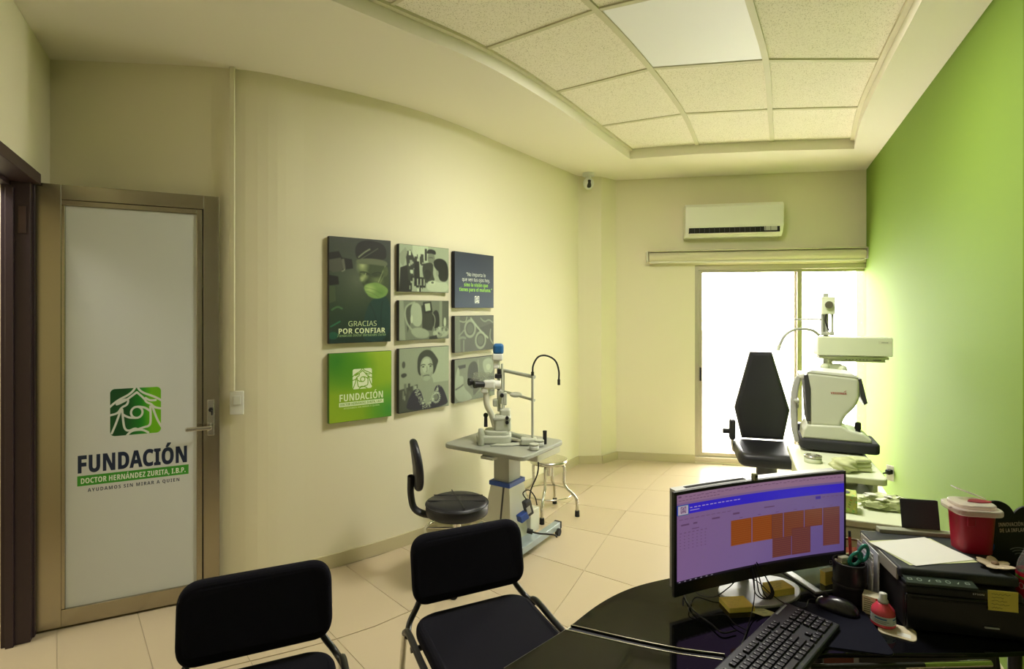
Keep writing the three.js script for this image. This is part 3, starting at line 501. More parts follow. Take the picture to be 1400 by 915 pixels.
// ---------------------------------------------------------------- black swivel stool with backrest
{
  const t = thing('swivel_stool', [-0.33, 0, 3.3], 0, 'black vinyl swivel stool with round padded seat and small oval backrest', 'stool');
  const seat = part('seat', lathe([[0, 0.385], [0.165, 0.385], [0.184, 0.395], [0.188, 0.42], [0.185, 0.452], [0.165, 0.468], [0.1, 0.474], [0, 0.474]], 48), M.vinyl, t);
  part('piping', [new THREE.TorusGeometry(0.187, 0.004, 6, 48).rotateX(Math.PI / 2).translate(0, 0.452, 0), rod([-0.17, 0.473, 0.03], [0.17, 0.473, 0.03], 0.003), rod([-0.05, 0.475, -0.165], [0.06, 0.475, 0.165], 0.003), rod([-0.15, 0.474, -0.07], [0.15, 0.474, -0.07], 0.003)], M.vinyl, seat);
  const oval2 = new THREE.Shape(); oval2.absellipse(0, 0, 0.125, 0.155, 0, Math.PI * 2);
  part('backrest', bend(slab(oval2, 0.045, 0.02, 4, 24), (v) => { v.z += 0.9 * v.x * v.x - 0.1 * v.y; }).rotateY(Math.PI / 2 + 0.28).translate(-0.245, 0.685, 0.02), M.vinyl, t);
  part('back_arm', bend(tube([[-0.13, 0.378, 0], [-0.2, 0.385, 0.0], [-0.255, 0.42, 0.005], [-0.275, 0.5, 0.01], [-0.275, 0.62, 0.015]], 0.02, 30), (v) => { v.z *= 1.4; }), M.blackPlastic, t);
  part('column', [cyl(0.025, 0.025, 0.28, 0, 0.25, 0), cyl(0.06, 0.06, 0.012, 0, 0.378, 0)], M.chrome, t);
  part('foot_ring', [new THREE.TorusGeometry(0.19, 0.009, 8, 48).rotateX(Math.PI / 2).translate(0, 0.30, 0), rod([-0.19, 0.3, 0], [0.19, 0.3, 0], 0.006), rod([0, 0.3, -0.19], [0, 0.3, 0.19], 0.006)], M.chrome, t);
  for (let k = 0; k < 5; k++) {
    const a = k * 1.2566 + 0.3, c = Math.cos(a), s = Math.sin(a), l = part('leg', tube([[0, 0.12, 0], [c * 0.12, 0.1, s * 0.12], [c * 0.24, 0.075, s * 0.24]], 0.014, 12), M.chrome, t);
    part('caster', [cyl(0.026, 0.026, 0.03, 0, 0, 0).rotateZ(Math.PI / 2).rotateY(-a).translate(c * 0.24, 0.027, s * 0.24), cyl(0.01, 0.01, 0.03, c * 0.24, 0.06, s * 0.24)], M.rubber, l);
  }
}
// ---------------------------------------------------------------- steel stool
{
  const t = thing('steel_stool', [0.29, 0, 4.34], 12, 'polished steel round stool with four bent legs and a foot ring', 'stool');
  part('seat', lathe([[0, 0.40], [0.135, 0.40], [0.146, 0.405], [0.15, 0.418], [0.147, 0.432], [0.13, 0.437], [0, 0.437]], 48), M.steel, t);
  part('screw_post', [cyl(0.018, 0.018, 0.1, 0, 0.35, 0), cyl(0.07, 0.07, 0.012, 0, 0.395, 0)], M.steel, t);
  part('foot_ring', new THREE.TorusGeometry(0.185, 0.006, 8, 48).rotateX(Math.PI / 2).translate(0, 0.165, 0), M.steel, t);
  for (let k = 0; k < 4; k++) {
    const a = k * Math.PI / 2 + 0.5, c = Math.cos(a), s = Math.sin(a), q = (r, y) => [c * r, y, s * r];
    const l = part('leg', tube([q(0.09, 0.39), q(0.118, 0.385), q(0.125, 0.36), q(0.125, 0.25), q(0.14, 0.215), q(0.20, 0.165), q(0.222, 0.13), q(0.228, 0.02)], 0.0115, 40), M.steel, t);
    part('foot', cyl(0.017, 0.019, 0.045, c * 0.228, 0.023, s * 0.228, 14), M.rubber, l);
  }
}

// ---------------------------------------------------------------- slit lamp table
{
  const t = thing('instrument_table', [-0.05, 0, 3.82], 57, 'grey topped instrument table on white column with blue collar and castors', 'table');
  part('tabletop', flat(rrShape(0.55, 0.66, 0.06), 0.03, 0.007, 3, 8).translate(0.01, 0.675, -0.01), M.tableGray, t);
  part('column', bx(0.15, 0.30, 0.125, 0, 0.54, 0.02, 0.006), M.deviceGray, t);
  part('collar', bx(0.20, 0.03, 0.17, 0, 0.425, 0.02, 0.004), M.blue, t);
  const ped = new THREE.CylinderGeometry(0.125, 0.215, 0.36, 4, 1).rotateY(Math.PI / 4).scale(1, 1, 0.85).translate(0, 0.235, 0.02).toNonIndexed(); ped.computeVertexNormals();
  part('pedestal', ped, M.offwhite, t); part('pedestal_slot', bx(0.012, 0.33, 0.016, -0.128, 0.24, 0.05, 0.002).rotateZ(-0.17).translate(-0.025, 0.0, 0), M.deviceDark, t);
  for (const z of [-0.2, 0.24]) {
    const b = part('foot_bar', bx(0.66, 0.045, 0.05, 0.0, 0.06, z, 0.004), M.bar, t);
    for (const x of [-0.33, 0.33]) { part('end_cap', bx(0.02, 0.05, 0.055, x, 0.06, z, 0.004), M.rubber, b); part('caster', [cyl(0.026, 0.026, 0.024, 0, 0, 0).rotateX(Math.PI / 2).translate(x * 0.85, 0.027, z + 0.03)], M.rubber, b); }
  }
  part('cross_plate', bx(0.2, 0.02, 0.42, 0, 0.055, 0.02, 0.003), M.bar, t);
  part('drawer', bx(0.32, 0.055, 0.22, 0.115, 0.628, 0.18, 0.008), std([0.74, 0.73, 0.64], 0.5), t);
  part('rail', [bx(0.14, 0.014, 0.05, -0.2, 0.645, 0.06, 0.003), bx(0.05, 0.02, 0.1, -0.22, 0.636, 0.02, 0.003)], M.deviceGray, t);
  part('power_box', bx(0.12, 0.16, 0.11, 0.125, 0.14, 0.115, 0.006), M.offwhite, t);
  const ad = thing('power_adapter', [0.12, 0.215, 3.74], 40, 'black power adapter with pale label leaning on the white table column', 'adapter');
  part('body', bx(0.055, 0.11, 0.045, 0, 0.055, 0, 0.01).rotateZ(0.3), M.deviceDark, ad); part('label', bx(0.035, 0.05, 0.003, -0.014, 0.05, 0.0235, 0.001).rotateZ(0.3), M.silver, ad);
  part('blue_clip', bx(0.07, 0.05, 0.05, -0.06, 0.02, 0.0, 0.006).rotateZ(0.3), M.blue, ad);
  part('lead', tube([[-0.03, 0.11, 0], [-0.06, 0.16, 0], [-0.02, 0.175, 0.01], [0.03, 0.12, 0.02], [0.05, 0.06, 0.02]], 0.004, 24), M.rubber, ad);
  const cb = thing('power_cable', [0.13, 0, 3.72], 0, 'black power cable hanging from under the instrument table to the floor', 'cable');
  part('cord', tube([[0.03, 0.61, -0.12], [0.055, 0.54, -0.14], [0.05, 0.46, -0.14], [0.0, 0.33, -0.14], [-0.005, 0.2, -0.13], [0.01, 0.06, -0.13], [0.02, 0.008, -0.15]], 0.005, 50), M.rubber, cb);
  const c2 = thing('power_cable', [0.1, 0, 3.62], 0, 'short black plug lead running over the table foot bar', 'cable');
  part('plug', rod([0.0, 0.155, 0.0], [0.035, 0.145, 0.0], 0.016), M.rubber, c2); part('cord', tube([[0.03, 0.146, 0], [0.08, 0.135, 0], [0.14, 0.122, -0.02], [0.19, 0.11, -0.03], [0.2, 0.098, -0.03]], 0.006, 24), M.rubber, c2);
}
// ---------------------------------------------------------------- slit lamp microscope (base on the table, patient side to the right)
{
  const k = 0.00512, X = (p) => (p - 684) * k, Y = (p) => (606 - p) * k;
  const t = thing('slit_lamp', [-0.08, 0.692, 3.84], 0, 'white ophthalmic slit lamp microscope with blue lamp head on the grey table', 'microscope');
  part('base', [flat(rrShape(0.245, 0.2, 0.07), 0.055, 0.012, 3, 8).translate(X(675), 0.028, 0), flat(rrShape(0.17, 0.15, 0.05), 0.03, 0.008, 3, 8).translate(X(679), 0.068, 0)], M.lampGray, t);
  part('body', [bx(0.115, 0.11, 0.12, X(687), 0.13, 0, 0.02), bx(0.125, 0.02, 0.125, X(686), 0.165, 0, 0.006)], M.lampGray, t);
  part('arm', tube([[X(677), 0.1, 0.02], [X(672), 0.19, 0.03], [X(666), 0.26, 0.05], [X(665), 0.33, 0.05], [X(666), 0.385, 0.05]], 0.021, 40, false, 12), M.offwhite, t);
  const head = part('microscope_head', [bx(0.085, 0.062, 0.07, X(669), Y(527), 0.05, 0.016), bx(0.05, 0.04, 0.06, X(663), Y(535), 0.05, 0.012), rod([X(674), Y(527), 0.05], [X(684), Y(528), 0.05], 0.03)], M.white, t);
  for (const [x, y, z] of [[656, 526, 0.075], [648, 524, 0.02]]) part('eyepiece', [rod([X(x - 5), Y(y), z + 0.02], [X(x + 6), Y(y + 0.6), z - 0.005], 0.021, 20), rod([X(x - 7), Y(y), z + 0.025], [X(x - 4), Y(y), z + 0.018], 0.026, 20)], M.blackPlastic, head);
  part('illumination_column', [rod([X(682), Y(566), -0.02], [X(681), Y(497), -0.02], 0.012), rod([X(687), Y(570), 0.01], [X(686), Y(500), 0.01], 0.008), bx(0.04, 0.10, 0.05, X(683), Y(545), 0, 0.012), bx(0.035, 0.05, 0.06, X(677), Y(553), 0.01, 0.01), bx(0.03, 0.09, 0.04, X(690), Y(548), 0, 0.01)], M.lampGray, t);
  part('prism_housing', [bx(0.05, 0.03, 0.05, X(681), Y(517), 0, 0.006), bx(0.035, 0.035, 0.045, X(683), Y(511), -0.01, 0.006), bx(0.028, 0.06, 0.04, X(683), Y(530), 0.01, 0.012).rotateZ(0.02), rod([X(686), Y(542), 0.03], [X(686), Y(542), 0.06], 0.014)], M.blackPlastic, t);
  const lh = part('lamp_housing', [bx(0.075, 0.05, 0.08, X(680), Y(491), -0.01, 0.012), bx(0.04, 0.06, 0.045, X(678), Y(501), -0.01, 0.008)], M.white, t);
  part('lamp_cap', bx(0.076, 0.075, 0.082, X(681), Y(480), -0.01, 0.022), M.blueLamp, lh);
  part('lower_housing', [bx(0.075, 0.06, 0.08, X(690), Y(567), 0, 0.016), bx(0.05, 0.05, 0.07, X(684), Y(574), 0.02, 0.014)], M.lampGray, t);
  for (const [x, y] of [[693, 572], [693, 578], [673, 594]]) part('knob', cyl(0.012, 0.012, 0.03, 0, 0, 0, 14).rotateX(Math.PI / 2).translate(X(x), Y(y), 0.055), M.blackPlastic, t);
  part('joystick', [cyl(0.011, 0.013, 0.07, X(664), 0.14, 0.02), ball(0.017, X(664), 0.185, 0.02)], M.softBlack, t);
  part('hand_switch', lathe([[0, 0.0], [0.024, 0], [0.016, 0.05], [0.022, 0.07], [0.018, 0.11], [0, 0.115]], 18).translate(X(658.5), 0.0, 0.11), M.lampGray, t);
  part('breath_guard', bend(slab(rrShape(0.12, 0.07, 0.01), 0.003, 0.0008, 1), (v) => { v.x += X(659); v.y += Y(517); v.z += 0.07; }), phys([0.9, 0.92, 0.88], 0.1, { transmission: 0.9, thickness: 0 }), t);
  // chin rest frame
  const f = part('chin_rest_rail', [rod([X(690), 0.03, -0.14], [X(728), 0.03, 0.1], 0.018), bx(0.11, 0.045, 0.08, X(722), 0.025, 0.1, 0.012)], M.lampGray, t);
  part('upright', [rod([X(688), 0.02, -0.14], [X(688), Y(570), -0.14], 0.012), rod([X(688), Y(571), -0.14], [X(688), Y(511), -0.14], 0.0075)], M.deviceGray, f);
  part('upright', rod([X(727), 0.03, 0.10], [X(727), Y(511), 0.10], 0.0085), M.deviceGray, f);
  part('forehead_bar', rod([X(686), Y(512), -0.14], [X(729.5), Y(516), 0.10], 0.013), M.deviceGray, f);
  part('chin_bar', [rod([X(688), Y(542), -0.14], [X(729.5), Y(547), 0.10], 0.0095), ball(0.05, X(705), Y(543.5), -0.03, 0.9, 0.38, 0.9)], M.lampGray, f);
  const l = part('fixation_lamp', tube([[X(727), Y(511), 0.1], [X(728), Y(500), 0.1], [X(735), Y(489), 0.1], [X(745), Y(487.5), 0.1], [X(757), Y(494), 0.1], [X(762), Y(508), 0.1], [X(762), Y(520), 0.1]], 0.006, 48), M.rubber, t);
  part('lamp_tip', [rod([X(762), Y(519), 0.1], [X(762), Y(526.5), 0.1], 0.0095), rod([X(727), Y(514), 0.1], [X(727), Y(509), 0.1], 0.01)], M.rubber, l);
  part('guide_plate', flat(polyShape([[-0.09, -0.14], [0.05, -0.14], [0.18, -0.1], [0.18, -0.06], [0.05, -0.07], [-0.05, -0.10]]), 0.006, 0.001, 1).translate(0.02, 0.004, 0.0), M.lampGray, t);
  const po = thing('penlight', [0.225, 0.692, 3.76], 0, 'small black upright cylinder standing near the table corner', 'holder');
  part('body', lathe([[0, 0], [0.013, 0], [0.0135, 0.085], [0.012, 0.09], [0, 0.09]], 20), M.rubber, po);
  part('cap', cyl(0.0142, 0.0142, 0.012, 0, 0.084, 0, 20), M.softBlack, po);
  for (const [x, d, lab] of [[0.145, 3.60, 'round pale lens case on the grey tabletop, nearer the table edge'], [0.185, 3.70, 'round pale lens case on the grey tabletop, beside the black upright cylinder']]) {
    const c = thing('lens_case', [x, 0.692, d], 0, lab, 'case', 'round lens cases on the instrument table');
    part('cup', lathe([[0, 0], [0.029, 0], [0.031, 0.004], [0.031, 0.03], [0, 0.03]], 28), M.deviceGray, c); part('lid', lathe([[0, 0.031], [0.0315, 0.031], [0.0315, 0.04], [0.028, 0.043], [0, 0.043]], 28), M.lampGray, c);
  }
}
// ---------------------------------------------------------------- examination chair
{
  const t = thing('examination_chair', [1.985, 0, 4.3], -16, 'black leather examination chair with tall tapered back in front of window', 'chair');
  const hex = polyShape([[-0.155, 0], [-0.207, 0.24], [-0.083, 0.70], [0.083, 0.70], [0.207, 0.24], [0.155, 0]]);
  part('backrest', bend(slab(hex, 0.09, 0.03, 4, 6), (v) => { v.z += -0.1 * v.y - 0.16; v.y += 0.565; }), M.vinyl, t);
  part('seat', bend(flat(rrShape(0.47, 0.5, 0.09), 0.10, 0.04, 5, 10), (v) => { v.z += 0.11; v.y += 0.515 - 0.25 * Math.max(0, v.z - 0.22) ** 1.5; }), M.vinyl, t);
  for (const s of [-1, 1]) {
    const a = part('armrest_post', [rod([s * 0.235, 0.5, 0.02], [s * 0.252, 0.66, 0.02], 0.012), rod([s * 0.2, 0.49, 0.02], [s * 0.24, 0.5, 0.02], 0.012)], M.chrome, t);
    part('armrest', bend(bx(0.045, 0.16, 0.09, s * 0.245, 0.665, 0.02, 0.018), (v) => { if (v.y > 0.68) v.x -= s * 0.06 * (v.y - 0.68); }), M.vinyl, a);
    part('armrest_knob', rod([s * 0.26, 0.65, 0.03], [s * 0.315, 0.65, 0.03], 0.02), M.rubber, a);
  }
  part('column', [cyl(0.07, 0.09, 0.44, 0, 0.25, 0.06), bx(0.3, 0.04, 0.3, 0, 0.455, 0.08)], M.deviceDark, t);
  part('base_plate', lathe([[0, 0], [0.3, 0], [0.31, 0.012], [0.29, 0.03], [0.1, 0.05], [0, 0.05]], 40).translate(0, 0, 0.06), M.silver, t);
}
// ---------------------------------------------------------------- refraction stand with overhead arm
{
  const t = thing('refraction_stand', [2.04, 0, 3.6], -18, 'white refraction stand with tall column and horizontal overhead arm by the window', 'stand');
  const k = 3.6 / 750, X = (p) => (p - 700) * k - 2.075, Y = (p) => 1.62 - (p - 422) * k;
  part('base', bx(0.30, 0.1, 0.28, 0, 0.05, 0, 0.02), M.unit, t);
  part('column', bx(0.10, 1.12, 0.09, 0, 0.66, 0, 0.01), M.unit, t);
  part('mast', [bx(0.03, 0.52, 0.03, X(1137), 1.46, -0.03, 0.004), bx(0.075, 0.02, 0.06, X(1138), Y(456), -0.02, 0.004)], M.deviceGray, t);
  part('mast_head', bx(0.078, 0.115, 0.07, X(1138.5), Y(418), -0.02, 0.006), M.unit, t);
  for (const s of [-1, 1]) part('rail', bx(0.014, 0.20, 0.04, X(1138) + s * 0.03, Y(438), -0.02, 0.003), M.deviceGray, t);
  part('mast_knob', rod([X(1138.5), Y(417), 0.0], [X(1138.5), Y(417), 0.03], 0.024, 20), M.chrome, t);
  part('power_cord', tube([[X(1137), Y(425), 0.01], [X(1135), Y(438), 0.01], [X(1139), Y(452), 0.01]], 0.005, 16), M.rubber, t);
  const arm = part('overhead_arm', [bx(X(1207) - X(1121), 0.118, 0.14, (X(1121) + X(1207)) / 2, Y(472), 0.05, 0.006), bx(X(1204) - X(1124), 0.016, 0.1, (X(1124) + X(1204)) / 2, Y(487), 0.05, 0.003)], M.unit, t);
  const lt = canvasTex(128, 32, (g) => { g.fillStyle = 'rgb(214,216,190)'; g.fillRect(0, 0, 128, 32); g.fillStyle = 'rgb(90,96,80)'; g.font = 'bold 18px sans-serif'; g.fillText('visionix', 30, 22); });
  const [lg, lm] = print(0.07, 0.0175, lt); part('print', lg.translate(X(1198), Y(466), 0.1215), lm, arm);
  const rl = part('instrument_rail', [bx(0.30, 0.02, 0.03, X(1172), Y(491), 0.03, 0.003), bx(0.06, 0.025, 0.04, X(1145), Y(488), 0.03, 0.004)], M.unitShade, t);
  for (let i = 0; i < 7; i++) part('lens_slot', bx(0.009, 0.026, 0.012, X(1158 + i * 4), Y(487.5), 0.045, 0.001), M.deviceDark, rl);
  part('clamp', bx(0.045, 0.035, 0.05, X(1193), Y(487), 0.045, 0.006), M.deviceDark, rl);
  part('phoropter', [rod([X(1140), Y(486), 0.03], [X(1140), Y(500), 0.03], 0.012), bx(0.11, 0.05, 0.05, X(1141), Y(501), 0.06, 0.012), bx(0.05, 0.04, 0.05, X(1127), Y(506), 0.06, 0.012), bx(0.16, 0.03, 0.05, X(1140), Y(507), 0.05, 0.01), ball(0.028, X(1152), Y(503), 0.08), ball(0.028, X(1131), Y(501), 0.08)], M.unitShade, t);
  part('reading_lamp', tube([[X(1126), Y(458), 0.04], [X(1118), Y(452), 0.06], [X(1106), Y(449.5), 0.08], [X(1094), Y(450.5), 0.1], [X(1082), Y(458), 0.12], [X(1075), Y(472), 0.12]], 0.009, 40), M.deviceGray, t);
  part('lamp_tip', rod([X(1075), Y(471), 0.12], [X(1073), Y(479), 0.12], 0.011), M.device, t);
  part('cross_rod', rod([X(1098), Y(437), -0.02], [X(1132), Y(437), -0.02], 0.006), M.deviceGray, t);
}
// ---------------------------------------------------------------- instrument unit: table for the autorefractor, lower cabinet
const UT = 0.78;
{
  const t = thing('instrument_unit', [1.70, 0, 2.86], -22, 'white instrument table, green wall bounce put into its colour, carrying the autorefractor, beside the green wall', 'table');
  part('tabletop', flat(rrShape(0.40, 0.62, 0.04), 0.035, 0.007, 3, 8).translate(0, UT - 0.0175, -0.20), M.unit, t);
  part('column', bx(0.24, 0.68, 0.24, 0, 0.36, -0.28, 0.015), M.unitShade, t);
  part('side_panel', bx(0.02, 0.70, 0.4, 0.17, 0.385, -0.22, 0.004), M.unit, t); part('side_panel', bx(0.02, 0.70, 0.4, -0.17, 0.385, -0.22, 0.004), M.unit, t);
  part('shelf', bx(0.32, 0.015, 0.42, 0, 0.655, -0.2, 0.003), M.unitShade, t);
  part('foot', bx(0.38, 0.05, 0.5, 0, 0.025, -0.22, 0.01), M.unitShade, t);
  const tr = thing('instrument_tray', [1.60, 0.665, 2.80], -22, 'dark edged tray with papers on the shelf under the autorefractor table', 'tray');
  part('tray', bx(0.16, 0.012, 0.16, 0, 0.006, 0, 0.003), M.deviceDark, tr);
  part('sheet', bx(0.13, 0.012, 0.12, -0.005, 0.018, 0.01, 0.001).rotateY(0.2), M.paper, tr); part('sheet', bx(0.05, 0.05, 0.004, 0.05, 0.035, 0.03, 0.001).rotateZ(0.35), M.paper, tr);
}
{
  const k = 3.15 / 750, d = 3.13, X = (p) => (p - 1150) * k, Y = (p) => (617 - p) * k, T = 0.25;
  const t = thing('autorefractor', [(1150 - 700) / 750 * 3.15 + 0.055, UT, d + 0.15], -24, 'white tabletop autorefractor with dark base and red VISIONIX lettering', 'autorefractor');
  part('base_tray', [flat(rrShape(X(1197) - X(1101), 0.27, 0.04), 0.062, 0.015, 4, 8).translate(X(1149), 0.042, 0), bx(0.25, 0.02, 0.2, X(1147), 0.01, 0, 0.004)], M.softBlack, t);
  const foot = polyShape([[X(1104), Y(600)], [X(1105), Y(588)], [X(1110), Y(580)], [X(1152), Y(579)], [X(1160), Y(584)], [X(1178), Y(588)], [X(1187), Y(595)], [X(1188), Y(600)]]);
  part('carriage', slab(foot, T - 0.02, 0.012, 3), M.device, t);
  const headS = new THREE.Shape(); headS.moveTo(X(1113), Y(582)); headS.lineTo(X(1109), Y(512)); headS.quadraticCurveTo(X(1109), Y(506), X(1116), Y(506)); headS.lineTo(X(1166), Y(510)); headS.quadraticCurveTo(X(1174), Y(511), X(1174), Y(519)); headS.lineTo(X(1174), Y(534)); headS.quadraticCurveTo(X(1173), Y(549), X(1162), Y(560)); headS.quadraticCurveTo(X(1154), Y(568), X(1152), Y(582)); headS.closePath();
  const head = part('head', slab(headS, T - 0.03, 0.02, 4, 12), M.device, t);
  part('front_panel', slab(polyShape([[X(1106), Y(512)], [X(1111), Y(509)], [X(1114.5), Y(530)], [X(1114.5), Y(576)], [X(1110), Y(576)], [X(1108.5), Y(550)]]), T - 0.02, 0.004, 2), M.deviceDark, head);
  part('top_cover', slab(polyShape([[X(1110), Y(507)], [X(1116), Y(503.5)], [X(1166), Y(507)], [X(1173), Y(512)]]), T - 0.03, 0.004, 2), M.white, head);
  part('display', slab(polyShape([[X(1171), Y(514)], [X(1176), Y(513)], [X(1183), Y(546)], [X(1179), Y(549)], [X(1175.5), Y(540)]]), T - 0.04, 0.005, 2), M.deviceDark, t);
  const vt = canvasTex(256, 96, (g) => { g.clearRect(0, 0, 256, 96); g.fillStyle = 'rgb(170,30,20)'; fitText(g, 'VISIONIX', 12, 76, 220, 'bold 44px sans-serif'); g.lineWidth = 6; g.strokeStyle = 'rgb(170,30,20)'; g.beginPath(); g.moveTo(196, 22); g.lineTo(206, 34); g.lineTo(224, 12); g.stroke(); });
  part('print', new THREE.PlaneGeometry(0.095, 0.036).translate(X(1149), Y(533), (T - 0.03) / 2 + 0.0015), new THREE.MeshStandardMaterial({ map: vt, transparent: true, roughness: 0.5 }), head);
  part('joystick', [cyl(0.012, 0.018, 0.03, X(1173), Y(588), 0.06), lathe([[0, 0], [0.009, 0], [0.010, 0.03], [0.017, 0.035], [0.016, 0.07], [0.01, 0.075], [0, 0.075]], 18).translate(X(1173), Y(592), 0.06)], M.rubber, t);
  // patient side: curved headrest band
  const band = [[1105, 512], [1098, 516], [1093, 530], [1090.5, 550], [1090.5, 575], [1092, 595], [1096, 611]].map(([a, b]) => V(X(a), Y(b), 0));
  const bc = new THREE.CatmullRomCurve3(band), bs = [];
  for (let i = 0; i <= 20; i++) { const p = bc.getPoint(i / 20); bs.push([p.x, p.y]); }
  for (let i = 20; i >= 0; i--) { const p = bc.getPoint(i / 20); bs.push([p.x + 0.026 + 0.01 * Math.sin(i / 20 * 3.1), p.y - 0.004]); }
  for (const z of [-0.1, 0.1]) part('headrest_side', slab(polyShape(bs), 0.03, 0.006, 2), M.white, t);
  part('forehead_rest', bx(0.03, 0.03, 0.2, X(1104), Y(513), 0, 0.01), M.white, t);
  part('chin_rest', [bx(0.03, 0.02, 0.09, X(1098), Y(551), 0, 0.008), rod([X(1098), Y(595), 0], [X(1098), Y(551), 0], 0.008), rod([X(1098), Y(562), 0], [X(1098), Y(556), 0], 0.014)], M.deviceGray, t);
}
{
  const rt = thing('round_tin', [1.645, UT, 3.0], 0, 'round flat tin on the instrument table left of folded towels', 'tin');
  part('body', lathe([[0, 0], [0.042, 0], [0.043, 0.005], [0.043, 0.028], [0, 0.028]], 32), M.unitShade, rt); part('lid', [lathe([[0, 0.029], [0.044, 0.029], [0.044, 0.037], [0.036, 0.038], [0.033, 0.034], [0, 0.034]], 32)], M.steel, rt); part('knob', cyl(0.012, 0.014, 0.01, 0.004, 0.04, 0), M.deviceGray, rt);
  const bag = thing('cotton_bag', [1.71, UT, 2.83], -15, 'crumpled translucent bag of cotton beside the folded paper towels', 'bag');
  let g = bend(new THREE.SphereGeometry(1, 22, 14), (v) => { const n = 1 + 0.12 * Math.sin(v.x * 5 + v.y * 7) + 0.08 * Math.sin(v.z * 9 + v.x * 4); v.x *= 0.062 * n; v.z *= 0.05 * n; v.y = Math.max(v.y, -0.75) * 0.04 * n + 0.032; });
  part('bag', g, M.greenBouncePaper, bag); part('knot', ball(0.012, -0.045, 0.035, 0.02, 1.4, 0.7, 1), M.greenBouncePaper, bag);
  const lb = ['bottom paper towel packet of the folded stack on the instrument table', 'middle paper towel packet of the folded stack on the instrument table', 'top paper towel packet of the folded stack on the instrument table'];
  for (let i = 0; i < 3; i++) {
    const p = thing('towel_packet', [1.80, UT + 0.004 + i * 0.0215, 2.84], -12 + i * 5, lb[i], 'paper towels', 'folded paper towel packets');
    part('packet', bend(new RoundedBoxGeometry(0.095 - i * 0.006, 0.021, 0.07, 3, 0.008), (v) => { v.y += 0.0105 + 0.002 * Math.sin(v.x * 60 + i); }), M.greenBouncePaper, p); part('fold', bx(0.09 - i * 0.006, 0.002, 0.003, 0, 0.011, 0.035, 0.0005), M.unitShade, p);
  }
}
{
  const t = thing('drawer_cabinet', [1.47, 0, 2.42], -22, 'white drawer cabinet, green wall bounce put into its colour, between the desk and the instrument table', 'cabinet');
  const W = 0.56, D = 0.36, H = 0.755;
  part('top', flat(rrShape(W + 0.02, D + 0.02, 0.02), 0.03, 0.006, 3).translate(0, H - 0.015, 0), M.unit, t);
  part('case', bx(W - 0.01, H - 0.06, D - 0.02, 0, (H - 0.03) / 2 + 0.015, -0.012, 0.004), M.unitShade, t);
  for (let i = 0; i < 4; i++) {
    const d = part('drawer', bx(W - 0.03, 0.155, 0.02, 0, H - 0.115 - i * 0.168, D / 2 - 0.012, 0.006), M.unit, t);
    part('handle', [rod([-0.11, H - 0.075 - i * 0.168, D / 2 + 0.022], [0.11, H - 0.075 - i * 0.168, D / 2 + 0.022], 0.006), rod([-0.1, H - 0.075 - i * 0.168, D / 2], [-0.1, H - 0.075 - i * 0.168, D / 2 + 0.022], 0.005), rod([0.1, H - 0.075 - i * 0.168, D / 2], [0.1, H - 0.075 - i * 0.168, D / 2 + 0.022], 0.005)], M.steel, d);
  }
  const tb = thing('tissue_box', [1.425, H, 2.37], -30, 'patterned pale green tissue box on the drawer cabinet behind the monitor', 'tissue box');
  const tt = canvasTex(128, 96, (g, w, h) => { g.fillStyle = 'rgb(186,196,110)'; g.fillRect(0, 0, w, h); for (let i = 0; i < 60; i++) blob(g, `rgb(${120 + rnd() * 100 | 0},${150 + rnd() * 80 | 0},${60 + rnd() * 70 | 0})`, [[0, 0], [10, 4], [14, 12], [4, 14]].map(([a, b]) => [a + (i * 37) % 128, b + (i * 53) % 96])); });
  part('box', bx(0.11, 0.075, 0.095, 0, 0.0375, 0, 0.004), std([1, 1, 1], 0.7, { map: tt }), tb); part('opening', cyl(0.03, 0.03, 0.002, 0, 0.0755, 0), M.deviceDark, tb);
  const pb = thing('plastic_bag', [1.615, H + 0.004, 2.375], -12, 'crumpled clear plastic bag of dressings lying on the drawer cabinet', 'bag');
  g2(pb);
}
function g2(pb) {
  const ic = new THREE.IcosahedronGeometry(1, 4), q = bend(ic, (v) => { const n = 1 + 0.2 * Math.sin(v.x * 9 + v.z * 11) * Math.cos(v.y * 7) + 0.14 * Math.sin(v.z * 17 - v.x * 13); v.x *= 0.10 * n; v.z *= 0.05 * n; v.y = Math.max(v.y, -0.6) * 0.034 * n + 0.021; });
  part('bag', q, phys([0.66, 0.72, 0.42], 0.3, { flatShading: true }), pb);  // clear bag with the green wall bounce put into its colour
  for (let i = 0; i < 6; i++) part('dressing', bx(0.04, 0.003, 0.03, -0.06 + i * 0.025, 0.045 + (i % 3) * 0.004, 0.01 * (i % 2), 0.001).rotateY(i * 0.7).rotateZ(0.15 * Math.sin(i * 2)), M.paper, pb);
}

